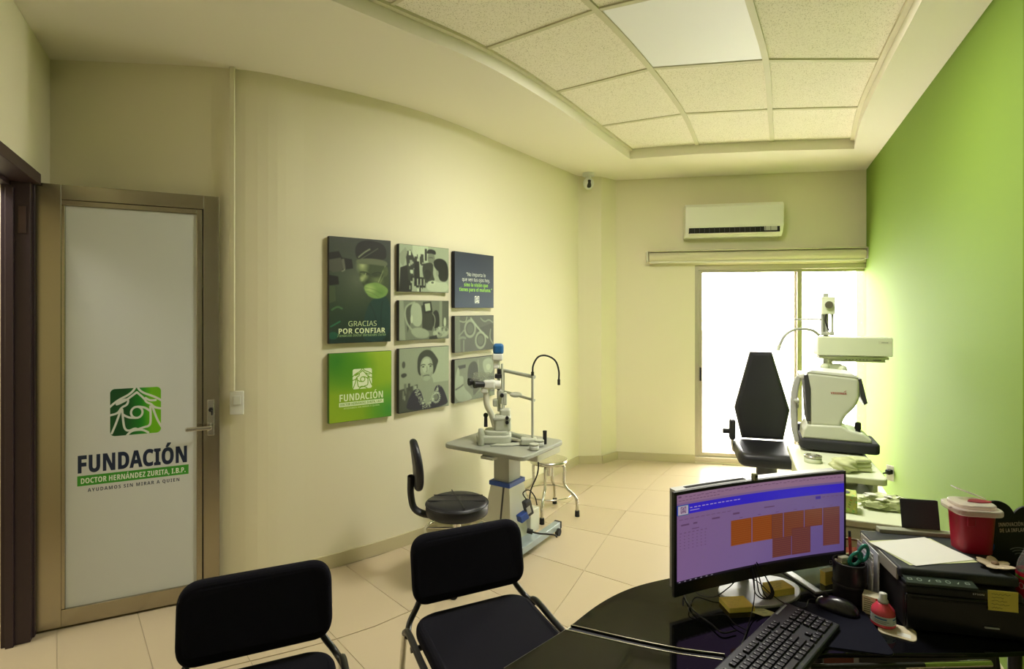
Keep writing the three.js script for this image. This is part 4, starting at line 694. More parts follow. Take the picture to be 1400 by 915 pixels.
// ---------------------------------------------------------------- desk
const DH2 = 0.75;
{
  const t = thing('office_desk', [0, 0, 0], 0, 'large curved office desk with glossy black glass tops and metal edge', 'desk');
  const sh = (pts) => { const s = new THREE.Shape(); s.setFromPoints(pts.map((p) => new THREE.Vector2(...p))); return s; };
  const arc = (a, n = 8) => new THREE.SplineCurve(a.map((p) => new THREE.Vector2(...p))).getPoints(n * (a.length - 1)).map((p) => [p.x, p.y]);
  const main = [...arc([[0.161, 1.507], [0.259, 1.619], [0.364, 1.704], [0.4925, 1.765], [0.70, 1.83], [0.97, 1.872], [1.24, 1.945]]), [1.85, 2.00], [1.80, 1.46], [1.45, 1.40], [1.20, 1.383], ...arc([[0.80, 1.383], [0.70, 1.36], [0.62, 1.30], [0.585, 1.24]]), ...arc([[0.532, 1.378], [0.42, 1.405], [0.3085, 1.445], [0.161, 1.507]])];
  part('glass_top', flat(sh(main), 0.012, 0.002, 2).translate(0, DH2 - 0.006, 0), M.glassTop, t);
  const ret = [...arc([[0.145, 1.488], [0.295, 1.428], [0.41, 1.387], [0.52, 1.36]]), [0.575, 1.22], [0.56, 0.95], [0.45, 0.80], [-0.30, 0.80], [-0.42, 0.92], [-0.30, 1.06], [-0.018, 1.330]];
  part('glass_top', flat(sh(ret), 0.012, 0.002, 2).translate(0, DH2 - 0.006, 0), M.glassTop, t);
  const strip = [[0.161, 1.509], [0.3085, 1.447], [0.42, 1.407], [0.535, 1.38]], strip2 = [[0.145, 1.486], [0.295, 1.426], [0.41, 1.385], [0.52, 1.358]];
  part('joint_strip', flat(sh([...arc(strip), ...arc(strip2).reverse()]), 0.006, 0.0005, 1).translate(0, DH2 - 0.008, 0), std([0.035, 0.035, 0.05], 0.35), t);
  for (const s of [strip, strip2]) part('edge_trim', tube(s.map(([x, d]) => [x, DH2 + 0.0005, -d]), 0.0014, 30, false, 6), std([0.6, 0.56, 0.42], 0.3, { metalness: 0.6 }), t);
  part('edge_trim', tube(arc([[-0.018, 1.332], [0.145, 1.490], [0.161, 1.509]], 6).map(([x, d]) => [x, DH2 - 0.006, -d]), 0.0035, 40, false, 6), std([0.45, 0.42, 0.34], 0.3, { metalness: 0.7 }), t);
  part('edge_trim', tube([[0.97, DH2 + 0.002, -1.877], [1.24, DH2 + 0.002, -1.95], [1.6, DH2 + 0.002, -1.983]], 0.005, 20, false, 6), M.alu, t);
  part('front_rail', rod([0.74, DH2 - 0.022, -1.365], [1.03, DH2 - 0.022, -1.372], 0.007), M.blackMetal, t); part('front_rail', rod([0.98, DH2 - 0.024, -1.372], [1.20, DH2 - 0.02, -1.376], 0.008), M.chrome, t);
  part('side_panel', bx(0.36, 0.69, 0.025, 1.09, 0.37, -1.45, 0.003), std([0.006, 0.006, 0.01], 0.4), t);
  for (const [x, d] of [[0.32, 1.60], [1.0, 1.8], [1.76, 1.92], [1.52, 1.46], [-0.2, 0.95], [0.45, 0.95]]) part('leg', cyl(0.02, 0.02, DH2 - 0.012, x, (DH2 - 0.012) / 2, -d, 16), M.blackMetal, t);
}
{ // dark red wooden box behind the desk
  const t = thing('wooden_chest', [1.28, 0, 2.09], 0, 'dark red wooden chest standing behind the desk under the cabinet drawers', 'chest');
  part('case', bx(0.36, 0.66, 0.14, 0, 0.33, 0, 0.006), M.redWood, t); part('lid', bx(0.37, 0.02, 0.15, 0, 0.67, 0, 0.005), M.redWood, t); part('trim', bx(0.37, 0.008, 0.004, 0, 0.655, 0.0745, 0.001), std([0.4, 0.33, 0.12], 0.4, { metalness: 0.5 }), t);
}
// ---------------------------------------------------------------- monitor
{
  const yaw = 18.9, t = thing('monitor', [0.768, DH2, 1.69], yaw, 'wide curved desktop monitor showing a calendar page with orange blocks', 'monitor');
  const W = 0.655, H = 0.30, yc = 0.193, curv = (v) => { v.z += 0.16 * v.x * v.x; };
  const lean = (g) => g;
  const grid = (w, h, n, z, y = 0) => { const g = new THREE.PlaneGeometry(w, h, n, 1).translate(0, yc + y, z); return bend(g, curv); };
  const sl = (w, h, d, z, y = 0) => { const g = new THREE.BoxGeometry(w, h, d, 24, 1, 1).translate(0, yc + y, z); const k = g.toNonIndexed(); return bend(k, curv); };
  part('casing', sl(W, H, 0.012, -0.006), M.blackPlastic, t);
  const back = part('back_cover', sl(W - 0.03, H - 0.012, 0.03, -0.0271, 0.0055), M.silver, t);
  for (let i = 0; i < 44; i++) part('vent', bend(bx(0.0032, 0.002, 0.014, -W / 2 + 0.06 + i * 0.0052, yc + H / 2 - 0.0003, -0.026, 0), curv), M.seam, back);
  const scr = canvasTex(1280, 560, (g, w, h) => {
    const b = g.createLinearGradient(0, 0, w, h); b.addColorStop(0, 'rgb(150,112,160)'); b.addColorStop(0.5, 'rgb(140,112,165)'); b.addColorStop(1, 'rgb(112,92,158)'); g.fillStyle = b; g.fillRect(0, 0, w, h);
    g.fillStyle = 'rgb(168,128,160)'; g.fillRect(0, 0, w, 52); g.fillStyle = 'rgb(120,82,118)'; for (let i = 0; i < 40; i++) g.fillRect(60 + i * 30, 14 + (i % 2) * 4, 16 + (i * 7) % 12, 4); for (let i = 0; i < 12; i++) g.fillRect(14 + i * 26, 36, 18, 4); g.fillRect(10, 8, 22, 12);
    g.fillStyle = 'rgb(62,44,218)'; g.fillRect(0, 66, w, 62); g.fillStyle = 'rgb(214,196,214)'; g.fillRect(6, 70, 78, 60); g.strokeStyle = 'rgb(40,120,150)'; g.lineWidth = 4; g.strokeRect(6, 70, 78, 60); emblem(g, 26, 78, 42, 'rgb(130,90,130)', 'rgb(220,205,220)');
    g.fillStyle = 'rgb(190,170,232)'; for (let i = 0; i < 13; i++) g.fillRect(96 + i * 30, 88, 18 + (i * 5) % 10, 6); g.fillRect(96, 106, 70, 5);
    g.fillStyle = 'rgb(112,78,118)'; for (let i = 0; i < 10; i++) g.fillRect(16 + i * 40, 158, 28, 3); g.fillRect(30, 190, 60, 10); g.fillRect(120, 190, 30, 10); g.fillRect(260, 184, 60, 10); g.fillRect(420, 176, 50, 12); g.fillRect(110, 226, 52, 5);
    for (let r = 0; r < 6; r++) for (let c = 0; c < 7; c++) g.fillRect(20 + c * 31, 244 + r * 20, r ? 8 : 16, 4);
    g.fillRect(660, 168, 80, 7); g.fillStyle = 'rgb(74,50,170)'; g.fillRect(1060, 140, 40, 20); g.fillStyle = 'rgb(120,86,140)'; for (let i = 0; i < 5; i++) g.fillRect(1112 + i * 34, 146, 22, 6);
    const blk = (x, y, ww, hh, c) => { g.fillStyle = c; g.fillRect(x, y, ww, hh); g.fillStyle = 'rgba(196,140,80,.35)'; for (let k = y + 8; k < y + hh - 4; k += 14) { g.fillRect(x + 4, k, ww - 10, 3); } };
    const cA = 'rgb(160,78,30)', cB = 'rgb(132,68,48)', cC = 'rgb(118,62,62)';
    blk(404, 226, 158, 168, cA); blk(568, 226, 150, 168, cA); blk(718, 226, 88, 168, cB); blk(812, 226, 156, 168, cB); blk(974, 226, 138, 120, cB); blk(1118, 226, 128, 268, cC);
    blk(724, 394, 146, 130, cC); blk(874, 346, 146, 180, cC); blk(724, 226, 4, 300, cC);
    g.fillStyle = 'rgb(116,82,130)'; for (let i = 0; i < 6; i++) g.fillRect(470 + i * 140, 212, 24, 4);
    g.fillStyle = 'rgb(34,26,40)'; g.fillRect(0, h - 14, w, 14); g.fillStyle = 'rgb(150,140,160)'; for (let i = 0; i < 7; i++) g.fillRect(12 + i * 40, h - 10, 14, 6);
  });
  const lit = new THREE.MeshStandardMaterial({ color: 0x000000, roughness: 0.35, emissive: 0xffffff, emissiveMap: scr, emissiveIntensity: 0.62 });
  part('screen', grid(W - 0.018, H - 0.046, 24, 0.0012, 0.014), lit, t);
  const bz = canvasTex(96, 24, (g) => { g.fillStyle = 'rgb(12,12,15)'; g.fillRect(0, 0, 96, 24); g.strokeStyle = 'rgb(210,205,215)'; g.lineWidth = 2; g.strokeRect(3, 4, 14, 16); g.fillStyle = 'rgb(190,40,70)'; g.fillRect(30, 8, 24, 8); g.fillStyle = 'rgb(200,196,205)'; g.fillRect(62, 4, 14, 7); g.fillRect(80, 4, 12, 7); g.fillRect(62, 14, 30, 6); });
  part('badge', bend(new THREE.PlaneGeometry(0.05, 0.0125, 4, 1).translate(W / 2 - 0.04, yc - H / 2 + 0.012, 0.0014), curv), new THREE.MeshStandardMaterial({ map: bz, roughness: 0.5 }), t);
  part('neck', [bx(0.035, 0.15, 0.016, -0.02, 0.08, -0.055, 0.004), bx(0.08, 0.08, 0.02, -0.02, 0.17, -0.042, 0.004)], M.silver, t);
  const el = new THREE.Shape(); el.absellipse(0, 0, 0.135, 0.088, 0, Math.PI * 2);
  part('base', flat(el, 0.01, 0.003, 2, 32).translate(-0.012, 0.005, 0.005), std([0.42, 0.42, 0.44], 0.35, { metalness: 0.25 }), t);
  const wc = thing('webcam', [0.745, DH2 + 0.341, 1.685], yaw, 'tiny webcam clipped on the top edge of the monitor', 'webcam');
  part('body', bx(0.014, 0.022, 0.016, 0, 0.012, 0.0, 0.003), std([0.30, 0.31, 0.16], 0.5), wc); part('lens', rod([0, 0.015, 0.006], [0, 0.015, 0.0095], 0.0035), M.rubber, wc);
}
// ---------------------------------------------------------------- keyboard with every key
{
  const t = thing('keyboard', [0.678, DH2, 1.383], 43, 'black computer keyboard lying at an angle across the desk edge', 'keyboard');
  const body = bend(flat(rrShape(0.435, 0.142, 0.006), 0.018, 0.004, 2).translate(0, 0.009, 0), (v) => { if (v.y > 0.01) v.y += 0.006 * (0.07 - v.z) / 0.14; });
  part('case', body, std([0.014, 0.017, 0.023], 0.4), t); part('gloss_strip', bx(0.07, 0.001, 0.006, 0.165, 0.0243, -0.062, 0), std([0.35, 0.38, 0.42], 0.25), t);
  const u = 0.0182, keyM = std([0.006, 0.0068, 0.0095], 0.38), cache = new Map();
  const legGeo = new THREE.PlaneGeometry(0.0036, 0.0042).rotateX(-Math.PI / 2), legM = std([0.30, 0.31, 0.33], 0.6);
  const key = (x, z, w) => {
    const id = w.toFixed(2);
    if (!cache.has(id)) { const g = new THREE.CylinderGeometry(0.66, 0.74, 1, 4, 1).rotateY(Math.PI / 4).toNonIndexed(); g.computeVertexNormals(); cache.set(id, g.scale((w * u - 0.0028) / 1.04, 0.007, (u - 0.003) / 1.04)); }
    const m = part('key', cache.get(id), keyM, t); part('legend', legGeo, legM, m).position.set(-w * u * 0.18, 0.00365, -0.003); m.position.set(-0.205 + (x + w / 2) * u, 0.0235 + 0.006 * (0.02 - z * u) / 0.14 + 0.0005, -0.043 + z * u);
  };
  const row = (x, z, list) => { for (const w of list) { if (w > 0) key(x, z, w); x += Math.abs(w); } };
  row(0, -0.15, [0.9, -0.7, 0.9, 0.9, 0.9, 0.9, -0.5, 0.9, 0.9, 0.9, 0.9, -0.5, 0.9, 0.9, 0.9, 0.9, -0.4, 0.9, 0.9, 0.9]);
  row(0, 1.05, [...Array(13).fill(1), 2, -0.3, 1, 1, 1, -0.3, 1, 1, 1, 1]);
  row(0, 2.05, [1.5, ...Array(12).fill(1), 1.5, -0.3, 1, 1, 1, -0.3, 1, 1, 1, 1]);
  row(0, 3.05, [1.75, ...Array(11).fill(1), 2.25, -0.3, -3, -0.3, 1, 1, 1, 1]);
  row(0, 4.05, [2.25, ...Array(10).fill(1), 2.75, -1.3, 1, -1.3, 1, 1, 1, 1]);
  row(0, 5.05, [1.5, 1, 1.5, 5.5, 1.5, 1, 1.5, 1.5, -0.3, 1, 1, 1, -0.3, 2, 1, 1]);
}
// ---------------------------------------------------------------- mouse, pad, cables
{
  const p = thing('mouse_pad', [0.887, DH2, 1.498], -14, 'dark navy mouse pad under the mouse beside the keyboard', 'mouse pad');
  part('pad', flat(rrShape(0.20, 0.22, 0.025), 0.004, 0.001, 1, 8).translate(0, 0.0025, 0), M.navy, p); part('hem', bend(flat(rrShape(0.202, 0.222, 0.026), 0.0012, 0, 1, 8), (v) => { v.y += 0.0008; }), M.softBlack, p);
  const m = thing('mouse', [0.935, DH2 + 0.0045, 1.578], 45, 'black computer mouse with glossy top on the navy pad', 'mouse');
  const g = bend(new THREE.SphereGeometry(1, 32, 20), (v) => { const y = Math.max(v.y, -0.1); v.z *= 0.056; v.x *= 0.032 * (1 - 0.08 * Math.cos(v.z * 50)); v.y = (y + 0.1) * 0.033 * (1 + 2.2 * v.z) * 0.95; });
  part('body', g, phys([0.008, 0.008, 0.014], 0.3, { clearcoat: 0.6, clearcoatRoughness: 0.2 }), m); part('wheel', cyl(0.008, 0.008, 0.006, 0, 0, 0, 14).rotateZ(Math.PI / 2).translate(0, 0.029, -0.03), M.rubber, m);
  const c = (label, pts, r = 0.0016) => { const o = thing('cable', [0, 0, 0], 0, label, 'cable'); part('cord', tube(pts.map(([x, y, d]) => [x, y, -d]), r, 80, false, 6), M.rubber, o); return o; };
  c('thin black mouse cable curving over the monitor base to the mouse', [[0.905, 0.765, 1.61], [0.88, 0.7615, 1.62], [0.84, 0.7605, 1.575], [0.80, 0.762, 1.585], [0.772, 0.768, 1.64], [0.745, 0.79, 1.672], [0.70, 0.80, 1.675], [0.655, 0.775, 1.66], [0.60, 0.757, 1.64], [0.56, 0.757, 1.665], [0.55, 0.79, 1.69]]);
  c('black keyboard cable looping down from behind the monitor to the keyboard', [[0.585, 0.762, 1.40], [0.61, 0.756, 1.44], [0.66, 0.76, 1.52], [0.705, 0.785, 1.595], [0.73, 0.82, 1.66], [0.735, 0.84, 1.70]]);
  for (let i = 0; i < 3; i++) c(['left bundled black cable loop hanging below the monitor', 'middle bundled black cable loop hanging below the monitor', 'right bundled black cable loop hanging below the monitor'][i], [[0.735 + i * 0.004, 0.85, 1.69], [0.728 + i * 0.01, 0.80, 1.655], [0.725 + i * 0.012, 0.772, 1.63], [0.745 + i * 0.008, 0.7625, 1.62], [0.77 + i * 0.004, 0.775, 1.63], [0.768, 0.805, 1.655], [0.745, 0.85, 1.69]], 0.0019).userData.group = 'cable loops under the monitor';
  c('thick black cable lying from behind the monitor along the desk', [[0.53, 0.8, 1.70], [0.52, 0.757, 1.66], [0.52, 0.757, 1.56], [0.545, 0.757, 1.50], [0.56, 0.757, 1.46], [0.6, 0.757, 1.47]], 0.0022);
  c('tangled thin black cable on the desk left of the yellow notes', [[0.53, 0.756, 1.62], [0.505, 0.757, 1.56], [0.53, 0.757, 1.54], [0.6, 0.758, 1.545], [0.61, 0.757, 1.5], [0.63, 0.757, 1.47]], 0.0015);
}
// notes
{
  const lines = (bg, ink) => canvasTex(128, 128, (g) => { g.fillStyle = bg; g.fillRect(0, 0, 128, 128); g.strokeStyle = ink; g.lineWidth = 2; for (let r = 0; r < 6; r++) { g.beginPath(); g.moveTo(14, 20 + r * 17); for (let x = 14; x < 60 + (r * 41) % 50; x += 5) g.lineTo(x, 20 + r * 17 + (rnd() - 0.5) * 7); g.stroke(); } });
  const ty = lines('rgb(242,212,92)', 'rgb(205,175,75)'), tp = lines('rgb(214,214,150)', 'rgb(130,135,100)'), tb = lines('rgb(232,208,96)', 'rgb(120,110,60)');
  const n1 = thing('sticky_note_pad', [0.655, DH2, 1.60], 6, 'thick yellow sticky note pad in front of the monitor base', 'note pad');
  part('pad', bx(0.077, 0.014, 0.062, 0, 0.007, 0, 0.001), M.note, n1); part('top_sheet', new THREE.PlaneGeometry(0.076, 0.061).rotateX(-Math.PI / 2).translate(0, 0.0143, 0), std([1, 1, 1], 0.85, { map: ty }), n1);
  const n2 = thing('paper_note', [0.715, DH2 + 0.001, 1.585], 0, 'pale triangular folded note with writing beside the yellow pad', 'note');
  part('sheet', flat(polyShape([[-0.03, 0.045], [0.045, -0.028], [-0.005, -0.036], [-0.035, -0.01]]), 0.0012, 0, 1), M.notePale, n2); part('writing', [0, 1, 2, 3].map((i) => bx(0.028 - i * 0.004, 0.0003, 0.0012, -0.006 + i * 0.004, 0.0009, -0.016 + i * 0.012, 0)), std([0.3, 0.32, 0.2], 0.8), n2);
  const n3 = thing('sticky_note_pad', [0.808, DH2 + 0.0105, 1.665], 14, 'yellow sticky note block with handwriting on the monitor base', 'note pad');
  part('pad', bx(0.074, 0.02, 0.05, 0, 0.01, 0, 0.001), M.note, n3); part('top_sheet', new THREE.PlaneGeometry(0.073, 0.049).rotateX(-Math.PI / 2).translate(0, 0.0203, 0), std([1, 1, 1], 0.85, { map: tb }), n3);
  const tab = thing('glass_tablet', [0.985, DH2, 1.775], 12, 'dark glossy tablet with grey edge lying flat behind the mouse', 'tablet');
  part('frame', bx(0.17, 0.009, 0.19, 0, 0.0045, 0, 0.003), M.silver, tab); part('screen', bx(0.146, 0.001, 0.182, 0.012, 0.0094, 0, 0), phys([0.03, 0.045, 0.045], 0.12), tab);
}
// ---------------------------------------------------------------- printer
const PY = 0.906, PT = -12;
const prn = thing('printer', [1.232, DH2, 1.603], PT, 'black multifunction printer with scanner lid on the right of the desk', 'printer');
{
  const W = 0.28, D = 0.29, H = 0.156, t = prn;
  part('body', bx(W, H - 0.035, D, 0, (H - 0.035) / 2, 0, 0.01), M.blackPlastic, t);
  const lid = part('scanner_lid', bx(W + 0.004, 0.028, D - 0.02, 0, H - 0.014, -0.01, 0.008), std([0.018, 0.022, 0.028], 0.6), t);
  part('lid_edge', bx(0.006, 0.035, D - 0.05, -W / 2 - 0.001, H - 0.022, -0.01, 0.002), std([0.42, 0.41, 0.36], 0.45), t);
  part('feed_cover', bx(W - 0.06, 0.016, 0.03, 0.02, H + 0.004, -D / 2 + 0.002, 0.003), std([0.34, 0.35, 0.27], 0.5), lid);
  const sup = part('paper_support', bx(0.108, 0.10, 0.006, 0, 0, 0, 0.003).rotateX(-0.18).translate(0.04, H + 0.05, -D / 2 - 0.02), std([0.03, 0.032, 0.042], 0.6), t); part('support_rib', bx(0.1, 0.004, 0.004, 0.04, H + 0.098, -D / 2 - 0.029, 0.001), M.blackPlastic, sup);
  part('front_panel', bx(W - 0.004, H - 0.06, 0.012, 0, 0.052, D / 2 + 0.002, 0.004), std([0.008, 0.008, 0.011], 0.25), t);
  const cp = part('control_panel', bx(0.17, 0.01, 0.03, -0.055, H - 0.027, D / 2 - 0.004, 0.003).rotateX(0), std([0.02, 0.03, 0.03], 0.3), t);
  const ct = canvasTex(256, 48, (g) => { g.fillStyle = 'rgb(32,44,44)'; g.fillRect(0, 0, 256, 48); g.strokeStyle = 'rgb(170,182,176)'; g.fillStyle = 'rgb(180,190,185)'; g.lineWidth = 2.5; for (let i = 0; i < 7; i++) { const x = 20 + i * 35; if (i % 3 === 0) g.strokeRect(x - 7, 18, 14, 10); else if (i % 3 === 1) { g.beginPath(); g.arc(x, 23, 8, 0, 7); g.stroke(); } else { g.beginPath(); g.moveTo(x - 6, 30); g.lineTo(x + 8, 16); g.lineTo(x, 32); g.fill(); } } });
  part('icons', new THREE.PlaneGeometry(0.166, 0.03).rotateX(-Math.PI / 2 + 0.25).translate(-0.055, H - 0.0195, D / 2 - 0.002), new THREE.MeshStandardMaterial({ map: ct, roughness: 0.35 }), cp);
  const et = canvasTex(128, 32, (g) => { g.fillStyle = 'rgb(10,10,13)'; g.fillRect(0, 0, 128, 32); g.fillStyle = 'rgb(190,190,200)'; fitText(g, 'EPSON', 14, 24, 100, 'bold 24px sans-serif'); });
  part('print', new THREE.PlaneGeometry(0.036, 0.009).translate(0.035, H - 0.044, D / 2 + 0.0006), new THREE.MeshStandardMaterial({ map: et, roughness: 0.4 }), t);
  part('silver_bar', bx(0.034, 0.004, 0.004, 0.06, 0.032, D / 2 + 0.011, 0.001).rotateZ(0), M.silver, t); part('tray_gap', bx(W - 0.03, 0.003, 0.004, 0, H - 0.066, D / 2 + 0.0085, 0), M.seam, t);  // small silver bar low on the printer front
}
const onP = (lx, ly, lz) => { const a = R(PT); return [1.232 + lx * Math.cos(a) + lz * Math.sin(a), DH2 + ly, 1.603 + lx * Math.sin(a) - lz * Math.cos(a)]; };
{
  const nt = canvasTex(128, 96, (g) => { g.fillStyle = 'rgb(214,200,92)'; g.fillRect(0, 0, 128, 96); g.strokeStyle = 'rgb(130,120,60)'; g.lineWidth = 2; for (let r = 0; r < 5; r++) { g.beginPath(); g.moveTo(16, 18 + r * 16); for (let x = 16; x < 100 - (r * 29) % 40; x += 5) g.lineTo(x, 18 + r * 16 + (rnd() - 0.5) * 7); g.stroke(); } });
  const s = thing('sticky_note', onP(0.085, 0.085, 0.1545), PT, 'yellow sticky note with handwriting stuck on the printer front', 'note');
  part('sheet', bend(new THREE.BoxGeometry(0.068, 0.052, 0.0008, 6, 6, 1).translate(0, 0.02, 0.0008), (v) => { v.z += 1.2 * Math.max(0, 0.02 - v.y) ** 2; }), std([1, 1, 1], 0.85, { map: nt }), s); part('crease', bx(0.066, 0.0006, 0.0006, 0, 0.043, 0.0014, 0), M.note, s);
  const pa = [['white printed sheet lying under another on the printer lid', -0.035, 0, 5, 0.205, 0.16], ['top white sheet on the printer lid, turned slightly', -0.03, 0.0012, 11, 0.20, 0.155]];
  for (const [lab, lx, dy, a, w, h] of pa) {
    const p = thing('paper_sheet', [1.20 + lx * 0, DH2 + 0.1565 + dy, 1.612], a, lab, 'paper');
    part('sheet', bend(new THREE.BoxGeometry(w, 0.0008, h, 6, 1, 6), (v) => { v.y += 0.0004 + 0.1 * Math.max(0, v.x - 0.05) ** 2; }), dy ? M.paper : M.greenBouncePaper, p);
  }
  const sc = thing('sharps_container', onP(0.122, 0.1565, -0.05), -10, 'red sharps disposal container with clear lid on the printer', 'container');
  const body = new THREE.CylinderGeometry(0.053, 0.046, 0.115, 40, 1).translate(0, 0.0575, 0); bend(body, (v) => { const a = Math.atan2(v.z, v.x), k = 1 / Math.pow(Math.abs(Math.cos(a)) ** 4 + Math.abs(Math.sin(a)) ** 4, 0.25); v.x *= k * 0.93; v.z *= k * 0.8; });
  part('body', body, M.red, sc); part('moulding', bx(0.02, 0.026, 0.006, -0.025, 0.095, 0.043, 0.003), M.red, sc);
  const lid = part('lid', [flat(rrShape(0.125, 0.112, 0.032), 0.018, 0.005, 3, 8).translate(0, 0.122, 0), flat(rrShape(0.106, 0.09, 0.035), 0.012, 0.005, 3, 8).translate(0, 0.136, 0)], M.clearPlastic, sc);
  part('opening', flat(polyShape([[-0.03, -0.008], [-0.01, 0.015], [0.025, 0.012], [0.035, -0.005], [0, -0.015]], true), 0.002, 0, 1, 8).translate(0.015, 0.1435, 0.0), std([0.25, 0.005, 0.02], 0.6), lid);
  part('flap', bx(0.085, 0.003, 0.03, 0, 0, 0, 0.001).rotateZ(-0.35).translate(0.012, 0.158, -0.035), M.clearPlastic, lid); part('flap_tab', bx(0.02, 0.004, 0.04, -0.06, 0.128, 0.0, 0.001), M.clearPlastic, lid);
  const fl = thing('paper_flower', onP(0.115, 0.1565, 0.07), 10, 'beige crumpled paper flower on the printer beside the red container', 'flower');
  const pet = std([0.56, 0.46, 0.33], 0.85);
  for (let i = 0; i < 7; i++) {
    const g = bend(new THREE.SphereGeometry(1, 10, 8), (v) => { v.x = v.x * 0.022 + 0.022; v.y = v.y * 0.003 + 5 * (v.x - 0.012) ** 2 * (i % 2 ? 1.6 : 0.7) + 0.008; v.z *= 0.014; }).rotateY(i * 0.8976);
    part('petal', g, pet, fl);
  }
  part('centre', ball(0.009, 0, 0.012, 0, 1, 0.7, 1, 10), std([0.3, 0.2, 0.12], 0.8), fl);
}
// black scalloped display stand to the right of the printer
{
  const t = thing('display_stand', [1.545, DH2, 1.66], -8, 'black cardboard display stand with scalloped top and white lettering', 'display stand');
  const s = new THREE.Shape(); s.moveTo(-0.12, 0); s.lineTo(-0.115, 0.22); s.quadraticCurveTo(-0.115, 0.285, -0.075, 0.285); s.quadraticCurveTo(-0.04, 0.285, -0.025, 0.25); s.quadraticCurveTo(-0.01, 0.275, 0.025, 0.275); s.quadraticCurveTo(0.055, 0.275, 0.06, 0.265); s.quadraticCurveTo(0.09, 0.285, 0.12, 0.27); s.lineTo(0.12, 0); s.closePath();
  const back = part('back_panel', slab(s, 0.008, 0.001, 1), std([0.012, 0.011, 0.016], 0.5), t);
  const tt = canvasTex(256, 256, (g) => { g.clearRect(0, 0, 256, 256); g.save(); g.rotate(-0.09); g.fillStyle = 'rgb(205,190,185)'; fitText(g, 'INNOVACIÓN EN EL CONTROL', 30, 60, 205, 'bold 22px sans-serif'); fitText(g, 'DE LA INFLAMACIÓN OCULAR', 32, 84, 205, 'bold 22px sans-serif'); g.restore(); g.strokeStyle = 'rgb(120,125,130)'; g.lineWidth = 5; for (const r of [62, 50, 36]) { g.beginPath(); g.ellipse(120, 190, r, r * 0.8, 0.4, 3.6, 6.6); g.stroke(); } g.fillStyle = 'rgb(30,90,170)'; g.beginPath(); g.ellipse(14, 140, 8, 16, 0, 0, 7); g.fill(); });
  part('print', new THREE.PlaneGeometry(0.19, 0.19).translate(0.0, 0.155, 0.0048), new THREE.MeshStandardMaterial({ map: tt, transparent: true, roughness: 0.5 }), back);
  part('tray_front', bx(0.2, 0.1, 0.006, 0.0, 0.05, 0.10, 0.002), std([0.01, 0.01, 0.014], 0.5), t); for (const x of [-0.1, 0.1]) part('tray_side', bx(0.006, 0.1, 0.1, x, 0.05, 0.05, 0.002), std([0.01, 0.01, 0.014], 0.5), t);
  part('sticker', bx(0.03, 0.012, 0.001, 0.02, 0.075, 0.1036, 0), std([0.5, 0.38, 0.36], 0.6), t);
}
// drink bottle
{
  const t = thing('drink_bottle', [1.405, DH2, 1.475], 0, 'clear plastic drink bottle with red and green label at desk corner', 'bottle');
  part('bottle', lathe([[0, 0.006], [0.02, 0.002], [0.038, 0], [0.045, 0.012], [0.047, 0.04], [0.044, 0.07], [0.038, 0.1], [0.038, 0.16], [0.034, 0.185], [0.022, 0.215], [0.014, 0.23], [0.013, 0.25], [0, 0.25]], 40), phys([0.95, 0.97, 0.97], 0.06, { transmission: 0.92, thickness: 0, ior: 1.4 }), t);
  const bt = canvasTex(512, 160, (g, w, h) => { g.fillStyle = 'rgb(190,24,50)'; g.fillRect(0, 0, w, h); g.fillStyle = 'rgb(90,160,50)'; g.fillRect(0, 26, w, 16); g.fillStyle = 'rgb(240,225,220)'; g.font = '52px serif'; for (const x of [20, 280]) g.fillText('BON', x, 104); });
  part('label', new THREE.CylinderGeometry(0.0388, 0.0388, 0.066, 40, 1, true).rotateY(-2.4).translate(0, 0.128, 0), std([1, 1, 1], 0.45, { map: bt, side: THREE.DoubleSide }), t);
  part('cap', cyl(0.0155, 0.0155, 0.018, 0, 0.256, 0, 28), M.red, t);
}
